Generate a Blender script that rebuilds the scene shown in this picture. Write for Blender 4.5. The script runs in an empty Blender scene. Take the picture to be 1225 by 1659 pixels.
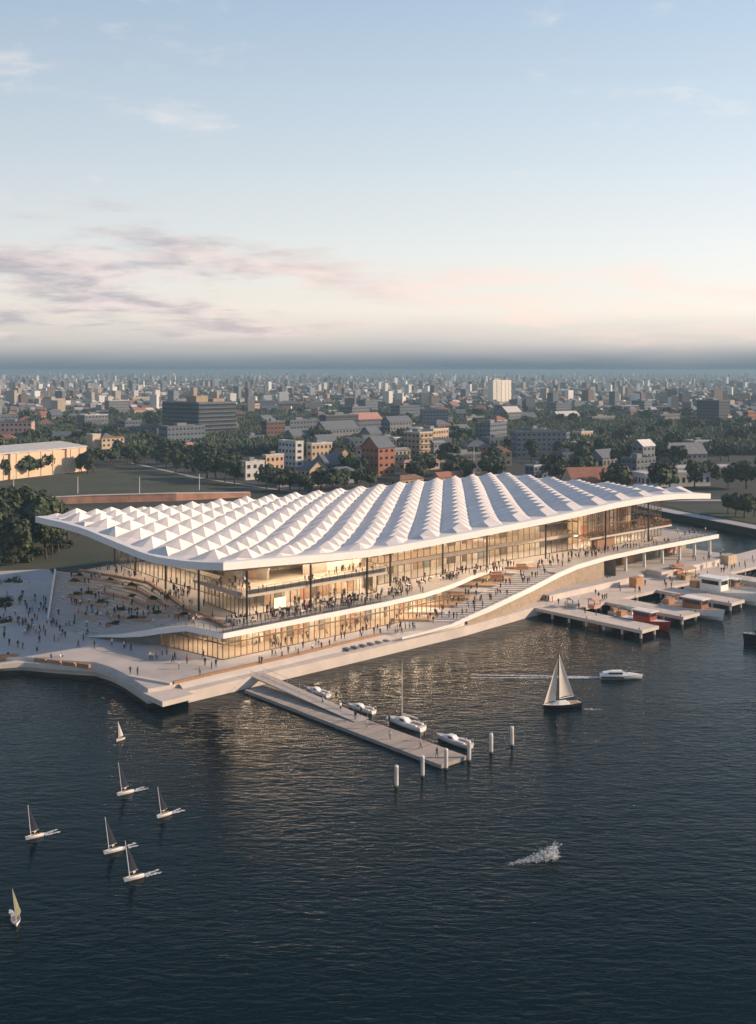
import bpy, bmesh, math, random
from math import sin, cos, pi, radians, sqrt, atan2
from mathutils import Vector, Matrix
rnd = random.Random(11)
scene = bpy.context.scene
COL = scene.collection

# ------------------------------------------------------------------ camera, sky, sun, exposure
CAMH = 62.0
cam_d = bpy.data.cameras.new('camera'); cam = bpy.data.objects.new('camera', cam_d); COL.objects.link(cam)
cam.location = (0, 0, CAMH); cam.rotation_euler = (radians(90), 0, 0)
cam_d.sensor_fit = 'HORIZONTAL'; cam_d.sensor_width = 36; cam_d.lens = 36 * 1750 / 1225
cam_d.shift_y = -0.1873; cam_d.clip_start = 1; cam_d.clip_end = 40000
scene.camera = cam

SUN_EL = radians(21.0); SUN_ROT = radians(88.0)
sun_dir = Vector((sin(SUN_ROT) * cos(SUN_EL), cos(SUN_ROT) * cos(SUN_EL), sin(SUN_EL)))
sd = bpy.data.lights.new('sun', 'SUN'); sd.energy = 5.0; sd.angle = radians(0.6); sd.color = (1.0, 0.72, 0.48)
so = bpy.data.objects.new('sun', sd); COL.objects.link(so)
so.rotation_euler = sun_dir.to_track_quat('Z', 'Y').to_euler(); so.location = (200, -100, 300)

world = bpy.data.worlds.new('World'); scene.world = world; world.use_nodes = True
def build_sky():
    nt = world.node_tree; N = nt.nodes; Lk = nt.links; N.clear()
    def nd(t, **kw):
        n = N.new(t)
        for k, v in kw.items(): setattr(n, k, v)
        return n
    def mth(op, a, b=None, c=None, clamp=False):
        n = nd('ShaderNodeMath', operation=op); n.use_clamp = clamp
        for i, v in enumerate((a, b, c)):
            if v is None: continue
            if isinstance(v, (int, float)): n.inputs[i].default_value = v
            else: Lk.new(v, n.inputs[i])
        return n.outputs[0]
    def sstep(v, lo, hi):
        n = nd('ShaderNodeMapRange', interpolation_type='SMOOTHSTEP'); Lk.new(v, n.inputs[0])
        n.inputs[1].default_value = lo; n.inputs[2].default_value = hi
        return n.outputs[0]
    def mixc(f, a, b):
        n = nd('ShaderNodeMix', data_type='RGBA')
        Lk.new(f, n.inputs[0]) if not isinstance(f, (int, float)) else setattr(n.inputs[0], 'default_value', f)
        for s, v in ((6, a), (7, b)):
            if isinstance(v, tuple): n.inputs[s].default_value = (*v, 1)
            else: Lk.new(v, n.inputs[s])
        return n.outputs[2]
    sky = nd('ShaderNodeTexSky', sky_type='NISHITA'); sky.sun_disc = False
    sky.sun_elevation = SUN_EL; sky.sun_rotation = SUN_ROT; sky.air_density = 1.0; sky.dust_density = 1.2; sky.ozone_density = 1.5
    tc = nd('ShaderNodeTexCoord'); sx = nd('ShaderNodeSeparateXYZ'); Lk.new(tc.outputs['Generated'], sx.inputs[0])
    X, Y, Z = sx.outputs
    el = mth('MULTIPLY', mth('ARCSINE', Z), 180 / pi)
    az = mth('MULTIPLY', mth('ARCTAN2', X, Y), 180 / pi)          # 0 ahead, + to the right
    S = 1 / 0.10
    # thin high veil that pales the lower sky, warmer low down
    ramp = nd('ShaderNodeValToRGB'); cr = ramp.color_ramp
    Lk.new(mth('DIVIDE', el, 90.0, clamp=True), ramp.inputs[0])
    stops = [(0.0, (.62, .56, .52)), (.035, (.93, .84, .76)), (.067, (.84, .84, .81)), (.133, (.63, .71, .77)), (.207, (.45, .57, .70)), (.32, (.21, .32, .49)), (.55, (.09, .16, .30)), (1.0, (.08, .15, .30))]
    cr.elements[0].position = 0; cr.elements[0].color = (*stops[0][1], 1)
    cr.elements[1].position = 1; cr.elements[1].color = (*stops[-1][1], 1)
    for p, c in stops[1:-1]:
        q = cr.elements.new(p); q.color = (*c, 1)
    veil = nd('ShaderNodeVectorMath', operation='SCALE'); Lk.new(ramp.outputs[0], veil.inputs[0])
    sun_side = nd('ShaderNodeMapRange'); Lk.new(az, sun_side.inputs[0])
    for i, v in enumerate((-60, 60, .72, 1.28)): sun_side.inputs[i + 1].default_value = v
    Lk.new(mth('MULTIPLY', sun_side.outputs[0], S), veil.inputs['Scale'])
    base = mixc(0.75, sky.outputs[0], veil.outputs[0])
    # clouds on a flat layer
    inv = mth('DIVIDE', 1.0, mth('ADD', mth('MAXIMUM', Z, 0.0), 0.11))
    cv = nd('ShaderNodeCombineXYZ'); Lk.new(mth('MULTIPLY', X, inv), cv.inputs[0]); Lk.new(mth('MULTIPLY', Y, inv), cv.inputs[1])
    def fbm(sc, off, det, rough, sy=1.0):
        mp = nd('ShaderNodeMapping'); Lk.new(cv.outputs[0], mp.inputs[0]); mp.inputs['Location'].default_value = off; mp.inputs['Scale'].default_value = (sc, sc * sy, sc)
        n = nd('ShaderNodeTexNoise'); Lk.new(mp.outputs[0], n.inputs[0]); n.inputs['Scale'].default_value = 1
        n.inputs['Detail'].default_value = det; n.inputs['Roughness'].default_value = rough; n.inputs['Distortion'].default_value = .25
        return n.outputs[0]
    n1 = fbm(0.95, (3.1, 7.7, 0), 10, .60, 1.0); n2 = fbm(2.6, (1.7, 0.4, 0), 8, .6); n3 = fbm(0.33, (8.2, 1.3, 2), 3, .5)
    low = mth('MULTIPLY', sstep(el, .8, 2.2), mth('SUBTRACT', 1.0, sstep(el, 5.0, 9.5)))
    left = mth('SUBTRACT', 1.0, sstep(az, -16, 4))
    thr = mth('SUBTRACT', mth('ADD', mth('ADD', n1, mth('MULTIPLY', left, 0.115)), mth('MULTIPLY', mth('MULTIPLY', sstep(az, 1, 11), mth('SUBTRACT', 1.0, sstep(el, 3.2, 5.5))), .07)), mth('MULTIPLY', mth('SUBTRACT', 1.0, low), 0.19))
    cl = sstep(thr, .50, .67)
    lit = sstep(n2, .35, .65)
    ccol = mixc(lit, (.40 * S, .385 * S, .425 * S), (.74 * S, .64 * S, .62 * S))
    warm = mixc(sstep(az, -14, 10), ccol, (.93 * S, .70 * S, .62 * S))
    c1 = mixc(mth('MULTIPLY', cl, mth('SUBTRACT', .92, mth('MULTIPLY', sstep(az, -12, 8), .42))), base, warm)
    wisp = mth('MULTIPLY', sstep(mth('ADD', mth('MULTIPLY', n2, mth('ADD', n3, .45)), mth('MULTIPLY', sstep(az, -3, -9), .06)), .60, .76), mth('MULTIPLY', sstep(el, 5, 9), .30))
    c2 = mixc(wisp, c1, (.92 * S, .82 * S, .76 * S))
    # far bank of dusk haze hugging the horizon
    bank = mth('SUBTRACT', 1.0, sstep(mth('ADD', el, mth('MULTIPLY', mth('SUBTRACT', n3, .5), 1.3)), -.1, 2.35))
    c2 = mixc(mth('MULTIPLY', mth('SUBTRACT', 1.0, sstep(mth('ADD', el, mth('MULTIPLY', mth('SUBTRACT', n1, .5), 2.4)), .3, 3.0)), .6), c2, (.44 * S, .44 * S, .47 * S))
    c3 = mixc(mth('MULTIPLY', mth('POWER', bank, 1.7), .97), c2, (.12 * S, .18 * S, .23 * S))
    bg = nd('ShaderNodeBackground'); bg.inputs[1].default_value = 0.10; Lk.new(c3, bg.inputs[0])
    out = nd('ShaderNodeOutputWorld'); Lk.new(bg.outputs[0], out.inputs[0])
build_sky()
scene.view_settings.view_transform = 'Standard'; scene.view_settings.look = 'None'
scene.view_settings.gamma = 1; scene.view_settings.exposure = 0.24; scene.view_settings.use_curve_mapping = False
cy = scene.cycles
cy.max_bounces = 6; cy.diffuse_bounces = 2; cy.glossy_bounces = 3; cy.transmission_bounces = 4; cy.transparent_max_bounces = 10; cy.volume_bounces = 0
cy.use_denoising = True
try: cy.denoiser = 'OPENIMAGEDENOISE'
except Exception: pass

# ------------------------------------------------------------------ helpers
def G(px, py, z=0.0):
    """surveyed photo position -> ground point at height z (camera 62 m up, focal 1750 px)"""
    d = 1750 * (CAMH - z) / (py - 600); return Vector(((px - 612.5) / 1750 * d, d, z))
HA = Vector((-31.5, 220, 0)); HROT = atan2(.667, .745); HE = Vector((.745, .667, 0)); HW = Vector((-.667, .745, 0))
def W(s, t, z=0.0): return HA + HE * s + HW * t + Vector((0, 0, z))
def tag(o, label=None, cat=None, group=None, kind=None):
    if label: o['label'] = label
    if cat: o['category'] = cat
    if group: o['group'] = group
    if kind: o['kind'] = kind
    return o
def empty(name, loc=(0, 0, 0), rz=0, label=None, cat=None, group=None):
    o = bpy.data.objects.new(name, None); COL.objects.link(o); o.location = loc; o.rotation_euler = (0, 0, rz)
    o.empty_display_size = .3
    return tag(o, label, cat, group)
class MB:
    def __init__(s): s.v = []; s.f = []; s.m = []
    def face(s, pts, m=0):
        b = len(s.v); s.v += [tuple(p) for p in pts]; s.f.append(tuple(range(b, b + len(pts)))); s.m.append(m)
    def box(s, x0, y0, z0, x1, y1, z1, m=0, M=None, skip=''):
        P = [Vector(p) for p in ((x0, y0, z0), (x1, y0, z0), (x1, y1, z0), (x0, y1, z0), (x0, y0, z1), (x1, y0, z1), (x1, y1, z1), (x0, y1, z1))]
        if M: P = [M @ p for p in P]
        b = len(s.v); s.v += [tuple(p) for p in P]
        for k, f in (('b', (3, 2, 1, 0)), ('t', (4, 5, 6, 7)), ('f', (0, 1, 5, 4)), ('r', (1, 2, 6, 5)), ('k', (2, 3, 7, 6)), ('l', (3, 0, 4, 7))):
            if k in skip: continue
            s.f.append(tuple(b + i for i in f)); s.m.append(m)
        return s
    def prism(s, poly, z0, z1, m=0, mside=None, bottom=True):
        n = len(poly); mside = m if mside is None else mside
        a = sum(poly[i][0] * poly[(i + 1) % n][1] - poly[(i + 1) % n][0] * poly[i][1] for i in range(n))
        if a < 0: poly = poly[::-1]
        zt = lambda p: p[2] if len(p) > 2 else z1
        b = len(s.v); s.v += [(p[0], p[1], z0) for p in poly] + [(p[0], p[1], zt(p)) for p in poly]
        s.f.append(tuple(range(b + n, b + 2 * n))); s.m.append(m)
        if bottom: s.f.append(tuple(range(b + n - 1, b - 1, -1))); s.m.append(mside)
        for i in range(n):
            j = (i + 1) % n; s.f.append((b + i, b + j, b + n + j, b + n + i)); s.m.append(mside)
        return s
    def tube(s, pts, radii, n=8, m=0, cap=True):
        pts = [Vector(p) for p in pts]; rings = []
        if isinstance(radii, (int, float)): radii = [radii] * len(pts)
        for i, p in enumerate(pts):
            d = (pts[min(i + 1, len(pts) - 1)] - pts[max(i - 1, 0)]).normalized()
            a = Vector((0, 0, 1)) if abs(d.z) < .9 else Vector((1, 0, 0))
            u = d.cross(a).normalized(); v = d.cross(u)
            b = len(s.v); rings.append(b)
            for k in range(n):
                an = 2 * pi * k / n; s.v.append(tuple(p + (u * cos(an) + v * sin(an)) * radii[i]))
        for i in range(len(pts) - 1):
            for k in range(n):
                k2 = (k + 1) % n; s.f.append((rings[i] + k, rings[i] + k2, rings[i + 1] + k2, rings[i + 1] + k)); s.m.append(m)
        if cap:
            s.f.append(tuple(rings[0] + k for k in range(n))[::-1]); s.m.append(m)
            s.f.append(tuple(rings[-1] + k for k in range(n))); s.m.append(m)
        return s
    def loft(s, rings, m=0, close=True, caps=True):
        bs = []
        for r in rings:
            bs.append(len(s.v)); s.v += [tuple(p) for p in r]
        n = len(rings[0])
        for a, b in zip(bs, bs[1:]):
            for k in range(n if close else n - 1):
                k2 = (k + 1) % n; s.f.append((a + k, a + k2, b + k2, b + k)); s.m.append(m)
        if caps:
            s.f.append(tuple(bs[0] + k for k in range(n))[::-1]); s.m.append(m); s.f.append(tuple(bs[-1] + k for k in range(n))); s.m.append(m)
        return s
    def mesh(s, name, mats):
        me = bpy.data.meshes.new(name); me.from_pydata(s.v, [], s.f)
        if not isinstance(mats, (list, tuple)): mats = [mats]
        for m in mats: me.materials.append(m)
        if len(mats) > 1: me.polygons.foreach_set('material_index', s.m)
        me.update(); return me
    def build(s, name, mats, parent=None, smooth=False, loc=None, fix=True):
        me = s.mesh(name, mats)
        if fix:
            bm = bmesh.new(); bm.from_mesh(me); bmesh.ops.recalc_face_normals(bm, faces=bm.faces); bm.to_mesh(me); bm.free()
        if smooth: me.polygons.foreach_set('use_smooth', [True] * len(me.polygons))
        return obj(name, me, parent, loc)
def obj(name, me, parent=None, loc=None, rz=0):
    o = bpy.data.objects.new(name, me); COL.objects.link(o)
    if parent: o.parent = parent
    if loc is not None: o.location = loc
    if rz: o.rotation_euler = (0, 0, rz)
    return o
def copy_tree(o, parent=None):
    c = o.copy(); COL.objects.link(c)
    if parent: c.parent = parent
    for ch in list(o.children): copy_tree(ch, c)
    return c

# ------------------------------------------------------------------ materials
MATS = {}
def mat(name, col, rough=.7, var=0.0, scale=1.0, col2=None, bump=0.0, bscale=None, metal=0.0, spec=None, island=0.0, emit=None, detail=4):
    if name in MATS: return MATS[name]
    m = bpy.data.materials.new(name); m.use_nodes = True; nt = m.node_tree; N = nt.nodes; b = N['Principled BSDF']
    b.inputs['Base Color'].default_value = (*col, 1); b.inputs['Roughness'].default_value = rough; b.inputs['Metallic'].default_value = metal
    if spec is not None: b.inputs['Specular IOR Level'].default_value = spec
    geo = N.new('ShaderNodeNewGeometry')
    src = None
    if var or col2:
        n = N.new('ShaderNodeTexNoise'); nt.links.new(geo.outputs['Position'], n.inputs[0]); n.inputs['Scale'].default_value = scale; n.inputs['Detail'].default_value = detail; n.inputs['Roughness'].default_value = .6
        r = N.new('ShaderNodeMapRange'); nt.links.new(n.outputs[0], r.inputs[0]); r.inputs[1].default_value = .32; r.inputs[2].default_value = .68
        mx = N.new('ShaderNodeMix'); mx.data_type = 'RGBA'; nt.links.new(r.outputs[0], mx.inputs[0])
        c2 = col2 if col2 else tuple(max(0, c * (1 - var)) for c in col); c1 = col if col2 else tuple(min(1, c * (1 + var)) for c in col)
        mx.inputs[6].default_value = (*c2, 1); mx.inputs[7].default_value = (*c1, 1); src = mx.outputs[2]
    if island:
        oi = N.new('ShaderNodeObjectInfo'); ad = N.new('ShaderNodeMath'); ad.operation = 'ADD'
        nt.links.new(oi.outputs['Random'], ad.inputs[0]); nt.links.new(geo.outputs['Random Per Island'], ad.inputs[1])
        fr = N.new('ShaderNodeMath'); fr.operation = 'FRACT'; nt.links.new(ad.outputs[0], fr.inputs[0])
        r2 = N.new('ShaderNodeMapRange'); nt.links.new(fr.outputs[0], r2.inputs[0]); r2.inputs[3].default_value = 1 - island; r2.inputs[4].default_value = 1 + island
        vm = N.new('ShaderNodeVectorMath'); vm.operation = 'SCALE'
        if src: nt.links.new(src, vm.inputs[0])
        else: vm.inputs[0].default_value = col
        nt.links.new(r2.outputs[0], vm.inputs['Scale']); src = vm.outputs[0]
    if src: nt.links.new(src, b.inputs['Base Color'])
    if bump:
        n2 = N.new('ShaderNodeTexNoise'); nt.links.new(geo.outputs['Position'], n2.inputs[0]); n2.inputs['Scale'].default_value = bscale or scale * 3; n2.inputs['Detail'].default_value = 5
        bp = N.new('ShaderNodeBump'); bp.inputs['Strength'].default_value = bump; bp.inputs['Distance'].default_value = .1
        nt.links.new(n2.outputs[0], bp.inputs['Height']); nt.links.new(bp.outputs[0], b.inputs['Normal'])
    if emit:
        b.inputs['Emission Color'].default_value = (*emit[0], 1); b.inputs['Emission Strength'].default_value = emit[1]
    MATS[name] = m; return m
def glass_mat(name, tint=(.9, .9, .88), gloss=1.0, opac=.0, back=(.2, .2, .2)):
    m = bpy.data.materials.new(name); m.use_nodes = True; nt = m.node_tree; N = nt.nodes; N.clear()
    tr = N.new('ShaderNodeBsdfTransparent'); tr.inputs[0].default_value = (*tint, 1)
    gl = N.new('ShaderNodeBsdfGlossy'); gl.inputs['Roughness'].default_value = .02
    fr = N.new('ShaderNodeFresnel'); fr.inputs[0].default_value = 1.5
    mu = N.new('ShaderNodeMath'); mu.operation = 'MULTIPLY'; mu.inputs[1].default_value = gloss; mu.use_clamp = True; nt.links.new(fr.outputs[0], mu.inputs[0])
    mx = N.new('ShaderNodeMixShader'); nt.links.new(mu.outputs[0], mx.inputs[0]); nt.links.new(tr.outputs[0], mx.inputs[1]); nt.links.new(gl.outputs[0], mx.inputs[2])
    o = N.new('ShaderNodeOutputMaterial'); nt.links.new(mx.outputs[0], o.inputs[0])
    MATS[name] = m; return m
def water_mat():
    m = bpy.data.materials.new('harbour_water'); m.use_nodes = True; nt = m.node_tree; N = nt.nodes; b = N['Principled BSDF']
    b.inputs['Base Color'].default_value = (.002, .010, .014, 1); b.inputs['Roughness'].default_value = .06; b.inputs['IOR'].default_value = 1.135
    geo = N.new('ShaderNodeNewGeometry')
    def noise(sc, stretch, det, rot, dist=0):
        mp = N.new('ShaderNodeMapping'); nt.links.new(geo.outputs['Position'], mp.inputs[0]); mp.inputs['Scale'].default_value = (sc * stretch, sc, sc); mp.inputs['Rotation'].default_value = (0, 0, rot)
        n = N.new('ShaderNodeTexNoise'); n.inputs['Scale'].default_value = 1; n.inputs['Detail'].default_value = det; n.inputs['Roughness'].default_value = .55; n.inputs['Distortion'].default_value = dist
        nt.links.new(mp.outputs[0], n.inputs[0]); return n.outputs[0]
    a = noise(1.15, .40, 3.0, .10, .4); c = noise(.30, .5, 2, -.2); d = noise(.02, .7, 3, .5)
    m1 = N.new('ShaderNodeMath'); m1.operation = 'MULTIPLY_ADD'; nt.links.new(c, m1.inputs[0]); m1.inputs[1].default_value = 1.1; nt.links.new(a, m1.inputs[2])
    # calmer and rougher patches of wind
    r = N.new('ShaderNodeMapRange'); nt.links.new(d, r.inputs[0]); r.inputs[1].default_value = .35; r.inputs[2].default_value = .65; r.inputs[3].default_value = .42; r.inputs[4].default_value = 1.35
    m2 = N.new('ShaderNodeMath'); m2.operation = 'MULTIPLY'; nt.links.new(m1.outputs[0], m2.inputs[0]); nt.links.new(r.outputs[0], m2.inputs[1])
    bp = N.new('ShaderNodeBump'); bp.inputs['Strength'].default_value = 1.0; bp.inputs['Distance'].default_value = .15
    nt.links.new(m2.outputs[0], bp.inputs['Height']); nt.links.new(bp.outputs[0], b.inputs['Normal'])
    MATS['water'] = m; return m
M_white = mat('white_cladding', (.80, .78, .76), .45, .03, .3)
M_roof = mat('roof_membrane', (.77, .715, .68), .55, .06, .35, island=.05)
M_soffit = mat('soffit_timber', (.30, .22, .15), .6, .2, 1.5)
M_pave = mat('plaza_paving', (.47, .44, .425), .75, .12, .12, bump=.1, bscale=6)
M_conc = mat('quay_concrete', (.58, .52, .47), .8, .10, .25, bump=.15, bscale=4)
M_timber = mat('timber_deck', (.36, .20, .11), .6, .2, 2.0, island=.2)
M_steel = mat('dark_steel', (.05, .045, .04), .4, metal=.3)
M_bronze = mat('bronze_mullion', (.17, .13, .09), .4, metal=.4)
M_glass = glass_mat('clear_glass', (.86, .84, .80), 1.6)
M_rail = glass_mat('rail_glass', (.90, .92, .92), 1.5)
M_lamp = mat('warm_lamp', (1, .8, .5), .5, emit=((1.0, .76, .51), 210.0))
M_screen = mat('lit_screen', (.9, .9, .7), .5, emit=((1.0, .92, .62), .38))
M_water = water_mat()
M_metal = mat('galvanised', (.45, .45, .46), .4, metal=.6)
# ------------------------------------------------------------------ setting: water, land, lawn, roads
def structure(o): o['kind'] = 'structure'; return o
mb = MB(); mb.face([(-9000, -400, 0), (9000, -400, 0), (9000, 700, 0), (-9000, 700, 0)]); structure(mb.build('water', M_water))
shore = [(113, 478), (116, 464), (122, 448), (131, 428), (141, 403), (170, 372), (240, 345), (600, 330), (8800, 330)]
land = [(-8800, 300), (-600, 260), (-150, 252)] + [tuple(W(*p)[:2]) for p in ((-34, 64), (14, 98), (60, 92), (186, 92))] + shore + [(8800, 11500), (-8800, 11500)]
M_land = mat('land', (.020, .028, .019), .95, col2=(.036, .038, .032), scale=.03)
mb = MB(); mb.prism(land, -.6, 2.5); structure(mb.build('ground', M_land))
M_lawn = mat('lawn', (.024, .040, .024), .95, col2=(.062, .066, .040), scale=.04, detail=9, bump=.3, bscale=2)
mb = MB(); mb.prism([(-260, 497), (-92, 507), (-56, 530), (-50, 548), (-160, 690), (-172, 640), (-207, 578), (-300, 560)], 2.4, 2.62); structure(mb.build('lawn', M_lawn))
mb = MB(); mb.prism([(126, 480), (131, 452), (140, 432), (152, 408), (176, 380), (250, 352), (250, 470), (200, 478)], 2.4, 2.62); structure(mb.build('lawn', M_lawn))
M_path = mat('pale_path', (.40, .39, .40), .85, .08, .2)
mb = MB(); sh = [(113, 478), (116.5, 464), (122.5, 448), (131.5, 428), (141.5, 403.5), (170, 372.5), (240, 345.5)]
for (a, b) in zip(sh, sh[1:]):
    mb.face([(a[0], a[1], 2.68), (b[0], b[1], 2.68), (b[0] + 6, b[1] + 3.5, 2.68), (a[0] + 6, a[1] + 3.5, 2.68)])
structure(mb.build('shore_path', M_path))
M_road = mat('asphalt', (.055, .056, .06), .9, .15, .3)
def strip(name, pts, wd, z, m):
    mb = MB()
    for a, b in zip(pts, pts[1:]):
        a = Vector((*a, z)); b = Vector((*b, z)); n = Vector((-(b - a).y, (b - a).x, 0)).normalized() * wd / 2
        mb.face([a - n, b - n, b + n, a + n])
    return structure(mb.build(name, m))
strip('road', [(-150, 700), (-96, 608), (-48, 548), (-20, 520), (120, 500), (420, 540)], 9, 2.56, M_road)
strip('road', [(-800, 860), (-300, 800), (300, 760), (900, 800)], 12, 2.56, M_road)
strip('pavement', [(-158, 694), (-103, 602), (-55, 543), (-26, 514)], 3, 2.66, M_path)
strip('pavement', [(112, 492), (170, 494), (420, 530)], 6, 2.66, M_path)

# ------------------------------------------------------------------ quay, promenade, plaza (local s,t frame)
quay = [(-34, 64), (-90, 74), (-110, 60), (-60, 38), (-40, 32), (-33.8, 30.6), (-29.5, 28.6), (-25.3, 21.7), (-20.7, 15.8), (-20.0, 10.9), (-20.2, 5.9), (-21.9, -6.2), (-22.1, -13.5)]
front = [(-15.2, -13.2), (-15.2, -11.2), (30, -11.0), (60, -10.6), (87, -8.0), (96, -8.0)]
def wp(ps, z=None): return [((*W(*p)[:2], z) if z is not None else tuple(W(*p)[:2])) for p in ps]
mb = MB()
mb.prism(wp([(-21.2, -6.8), (-16.1, -7.6), (40, -5.6), (53, -9.9), (60, -9.6), (70, -6), (98, -1), (193, -1.0), (193, 12), (186, 92), (60, 94), (14, 99), (-34, 65), (-34, 34), (-29, 30.5), (-24.6, 23.2), (-19.8, 16.5), (-19.2, 11), (-19.4, 6)]), -.5, 2.8, 0, 1)
structure(mb.build('plaza_pavement', [M_pave, M_conc]))
mb = MB()
mb.prism(wp([(-110, 62), (-60, 39), (-40, 33), (-34, 31.2), (-34, 65), (-90, 76)]), -.5, 2.8, 0, 1); structure(mb.build('plaza_pavement', [M_pave, M_conc]))
mb = MB(); mb.prism([(-140, 236), (-77, 223), (-62, 240), (-84, 289.5), (-98, 322), (-140, 312)], -.4, 2.79, 0, 1); structure(mb.build('plaza_pavement', [M_pave, M_conc]))
mb = MB(); mb.prism([(-260, 290), (-140.5, 313), (-98, 323), (-84, 300), (-70, 300), (-62, 400), (-120, 470), (-260, 470)], 2.3, 2.64); structure(mb.build('lawn', M_lawn))
# outer lower walk, a slab that overhangs the water
lower = quay[3:] + [(-15.2, -13.2), (-15.2, -8.0), (-21.0, -6.6), (-19.1, 6), (-18.9, 11), (-19.5, 16.8), (-24.4, 23.6), (-28.8, 30.8), (-34, 33), (-40, 34), (-60, 40)]
mb = MB(); mb.prism(wp(lower), 1.15, 2.1); structure(mb.build('quay_walk', [M_conc]))
mb = MB(); mb.prism(wp([(-15.2, -11.2), (30, -11.0), (60, -10.6), (87, -8.0), (96, -8.0), (96, -1), (60, -5), (42, -5.4), (-15.2, -7.7)]), -.6, 2.1)
structure(mb.build('quay_wall', M_conc))
# sloping apron between walk and promenade
mb = MB(); ap = [(-15.2, -7.9, -9.2), (10, -7.1, -8.8), (30, -6.1, -8.2), (40, -5.7, -8.0), (52, -9.3, -10.2)]
for a, b in zip(ap, ap[1:]):
    mb.face([W(a[0], a[1], 2.83), W(b[0], b[1], 2.83), W(b[0], b[2], 2.125), W(a[0], a[2], 2.125)])
structure(mb.build('quay_apron', M_conc))
# timber seat kerbs along the promenade edge
def kerb(pts, wd, z0, z1, name, label, m, group=None):
    mb = MB(); L_ = []; R_ = []
    P = [Vector((p[0], p[1], 0)) for p in pts]
    for i, p in enumerate(P):
        d = (P[min(i + 1, len(P) - 1)] - P[max(i - 1, 0)]).normalized(); n = Vector((-d.y, d.x, 0)) * wd / 2
        L_.append(p + n); R_.append(p - n)
    rings = [[(l.x, l.y, z0), (r.x, r.y, z0), (r.x, r.y, z1), (l.x, l.y, z1)] for l, r in zip(L_, R_)]
    mb.loft(rings); o = mb.build(name, m); tag(o, label, 'bench', group); return o
kerb(wp([(-16, -7.2), (-4, -6.9), (6, -6.6), (17, -6.3), (28, -5.9), (38, -5.4)]), .55, 2.8, 3.28, 'timber_seat_edge', 'long timber seat edge running along the sunlit quay promenade', M_timber)
kerb(wp([(-62, 42), (-41, 35.2), (-34.6, 33.8), (-31, 32.5), (-29.6, 31.5)]), .7, 2.1, 3.3, 'timber_seat_edge', 'curved timber seat wall at the left edge of the plaza above the water', M_timber)
for k in range(4):
    a, b = 0.05 + k * .25, 0.05 + k * .25 + .2
    p0 = Vector((-27.8, 28.6)); p1 = Vector((-21.5, 15.8)); q0 = p0.lerp(p1, a); q1 = p0.lerp(p1, b)
    kerb(wp([tuple(q0), tuple(q1)]), .75, 2.1, 2.85, 'timber_bench', ['short timber bench on the quay walk nearest the curved seat wall', 'short timber bench, second of the row of four on the quay walk', 'short timber bench, third of the row of four on the quay walk', 'short timber bench at the end of the row nearest the quay corner'][k], M_timber, 'timber benches along the quay walk')
# low wedge shaped ramp kerb at the corner
mb = MB(); mb.prism(wp([(-20.4, 2.5), (-19.4, 2.5), (-16.2, -7.2), (-16.9, -7.4)]), 2.8, 3.15); tag(mb.build('ramp_kerb', M_conc), 'low wedge shaped concrete kerb beside the ramp at the quay corner', 'kerb')
# quay steps
st = empty('quay_steps', W(31, -8.4, 2.1), HROT, 'row of dark stone treads let into the sunlit quay apron', 'steps')
for k in range(6):
    mb = MB(); mb.box(-.55, -1.0, 0.1, .35, .8, .50 - .05 * k); mb.build('step', mat('step_stone', (.15, .15, .17), .8, .1, 1), st, loc=(-5 + k * 2.3, .25 * k * .4, 0))
# ------------------------------------------------------------------ the market hall
def interp(x, tab):
    if x <= tab[0][0]: return tab[0][1]
    for (a, va), (b, vb) in zip(tab, tab[1:]):
        if x <= b: return va + (vb - va) * (x - a) / (b - a)
    return tab[-1][1]
def smooth(x, a, b):
    x = max(0, min(1, (x - a) / (b - a))); return x * x * (3 - 2 * x)
RS, RT = 184.0, 89.0
FR = [(0, 22.83), (12, 22.25), (29, 21.4), (40, 21.0), (50, 21.1), (60, 21.35), (82, 22.0), (105, 22.7), (120, 23.4), (134, 24.15), (153, 24.6), (166, 24.2), (184, 22.9)]
LF = [(0, 22.83), (7.3, 21.95), (14.6, 21.25), (25, 20.65), (32, 20.7), (45, 21.7), (61, 23.1), (73, 23.4), (89, 23.3)]
BK = [(0, 23.3), (40, 22.2), (90, 22.0), (140, 22.6), (184, 22.8)]
RG = [(0, 22.9), (45, 22.2), (89, 22.8)]
def zroof(s, t):
    u, v = s / RS, t / RT
    c = (1 - u) * (1 - v) * 22.83 + u * (1 - v) * 22.9 + (1 - u) * v * 23.3 + u * v * 22.8
    z = interp(s, FR) * (1 - v) + interp(s, BK) * v + interp(t, LF) * (1 - u) + interp(t, RG) * u - c
    return z
hall = empty('market_hall', HA, HROT, 'huge waterfront market hall under a rippling white roof of folded pyramids', 'market hall')
# roof slab with fascia
def edge_pts(n):
    P = []
    for i in range(n * 2): P.append((RS * i / (n * 2), 0))
    for i in range(n): P.append((RS, RT * i / n))
    for i in range(n * 2): P.append((RS - RS * i / (n * 2), RT))
    for i in range(n): P.append((0, RT - RT * i / n))
    return P
E_ = edge_pts(24); FH = 1.6
mb = MB()
ring_o = [(s, t, zroof(s, t)) for s, t in E_]
mb.loft([[(s, t, z - FH) for s, t, z in ring_o], ring_o], caps=False)
ins = 1.6
def inset(s, t): return (max(ins, min(RS - ins, s)), max(ins, min(RT - ins, t)))
ring_i = [(*inset(s, t), zroof(s, t) + .02) for s, t in E_]
mb.loft([ring_o, ring_i], caps=False)
mb2 = MB(); NS, NT = 40, 20
for i in range(NS):
    for j in range(NT):
        q = [(RS * a / NS, RT * b / NT) for a, b in ((i, j), (i + 1, j), (i + 1, j + 1), (i, j + 1))]
        # soffit slopes up inward from the thin edge
        mb2.face([(s, t, zroof(s, t) - FH + .01 - 1.2 * min(1, min(s, t, RS - s, RT - t) / 8)) for s, t in q][::-1])
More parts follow.
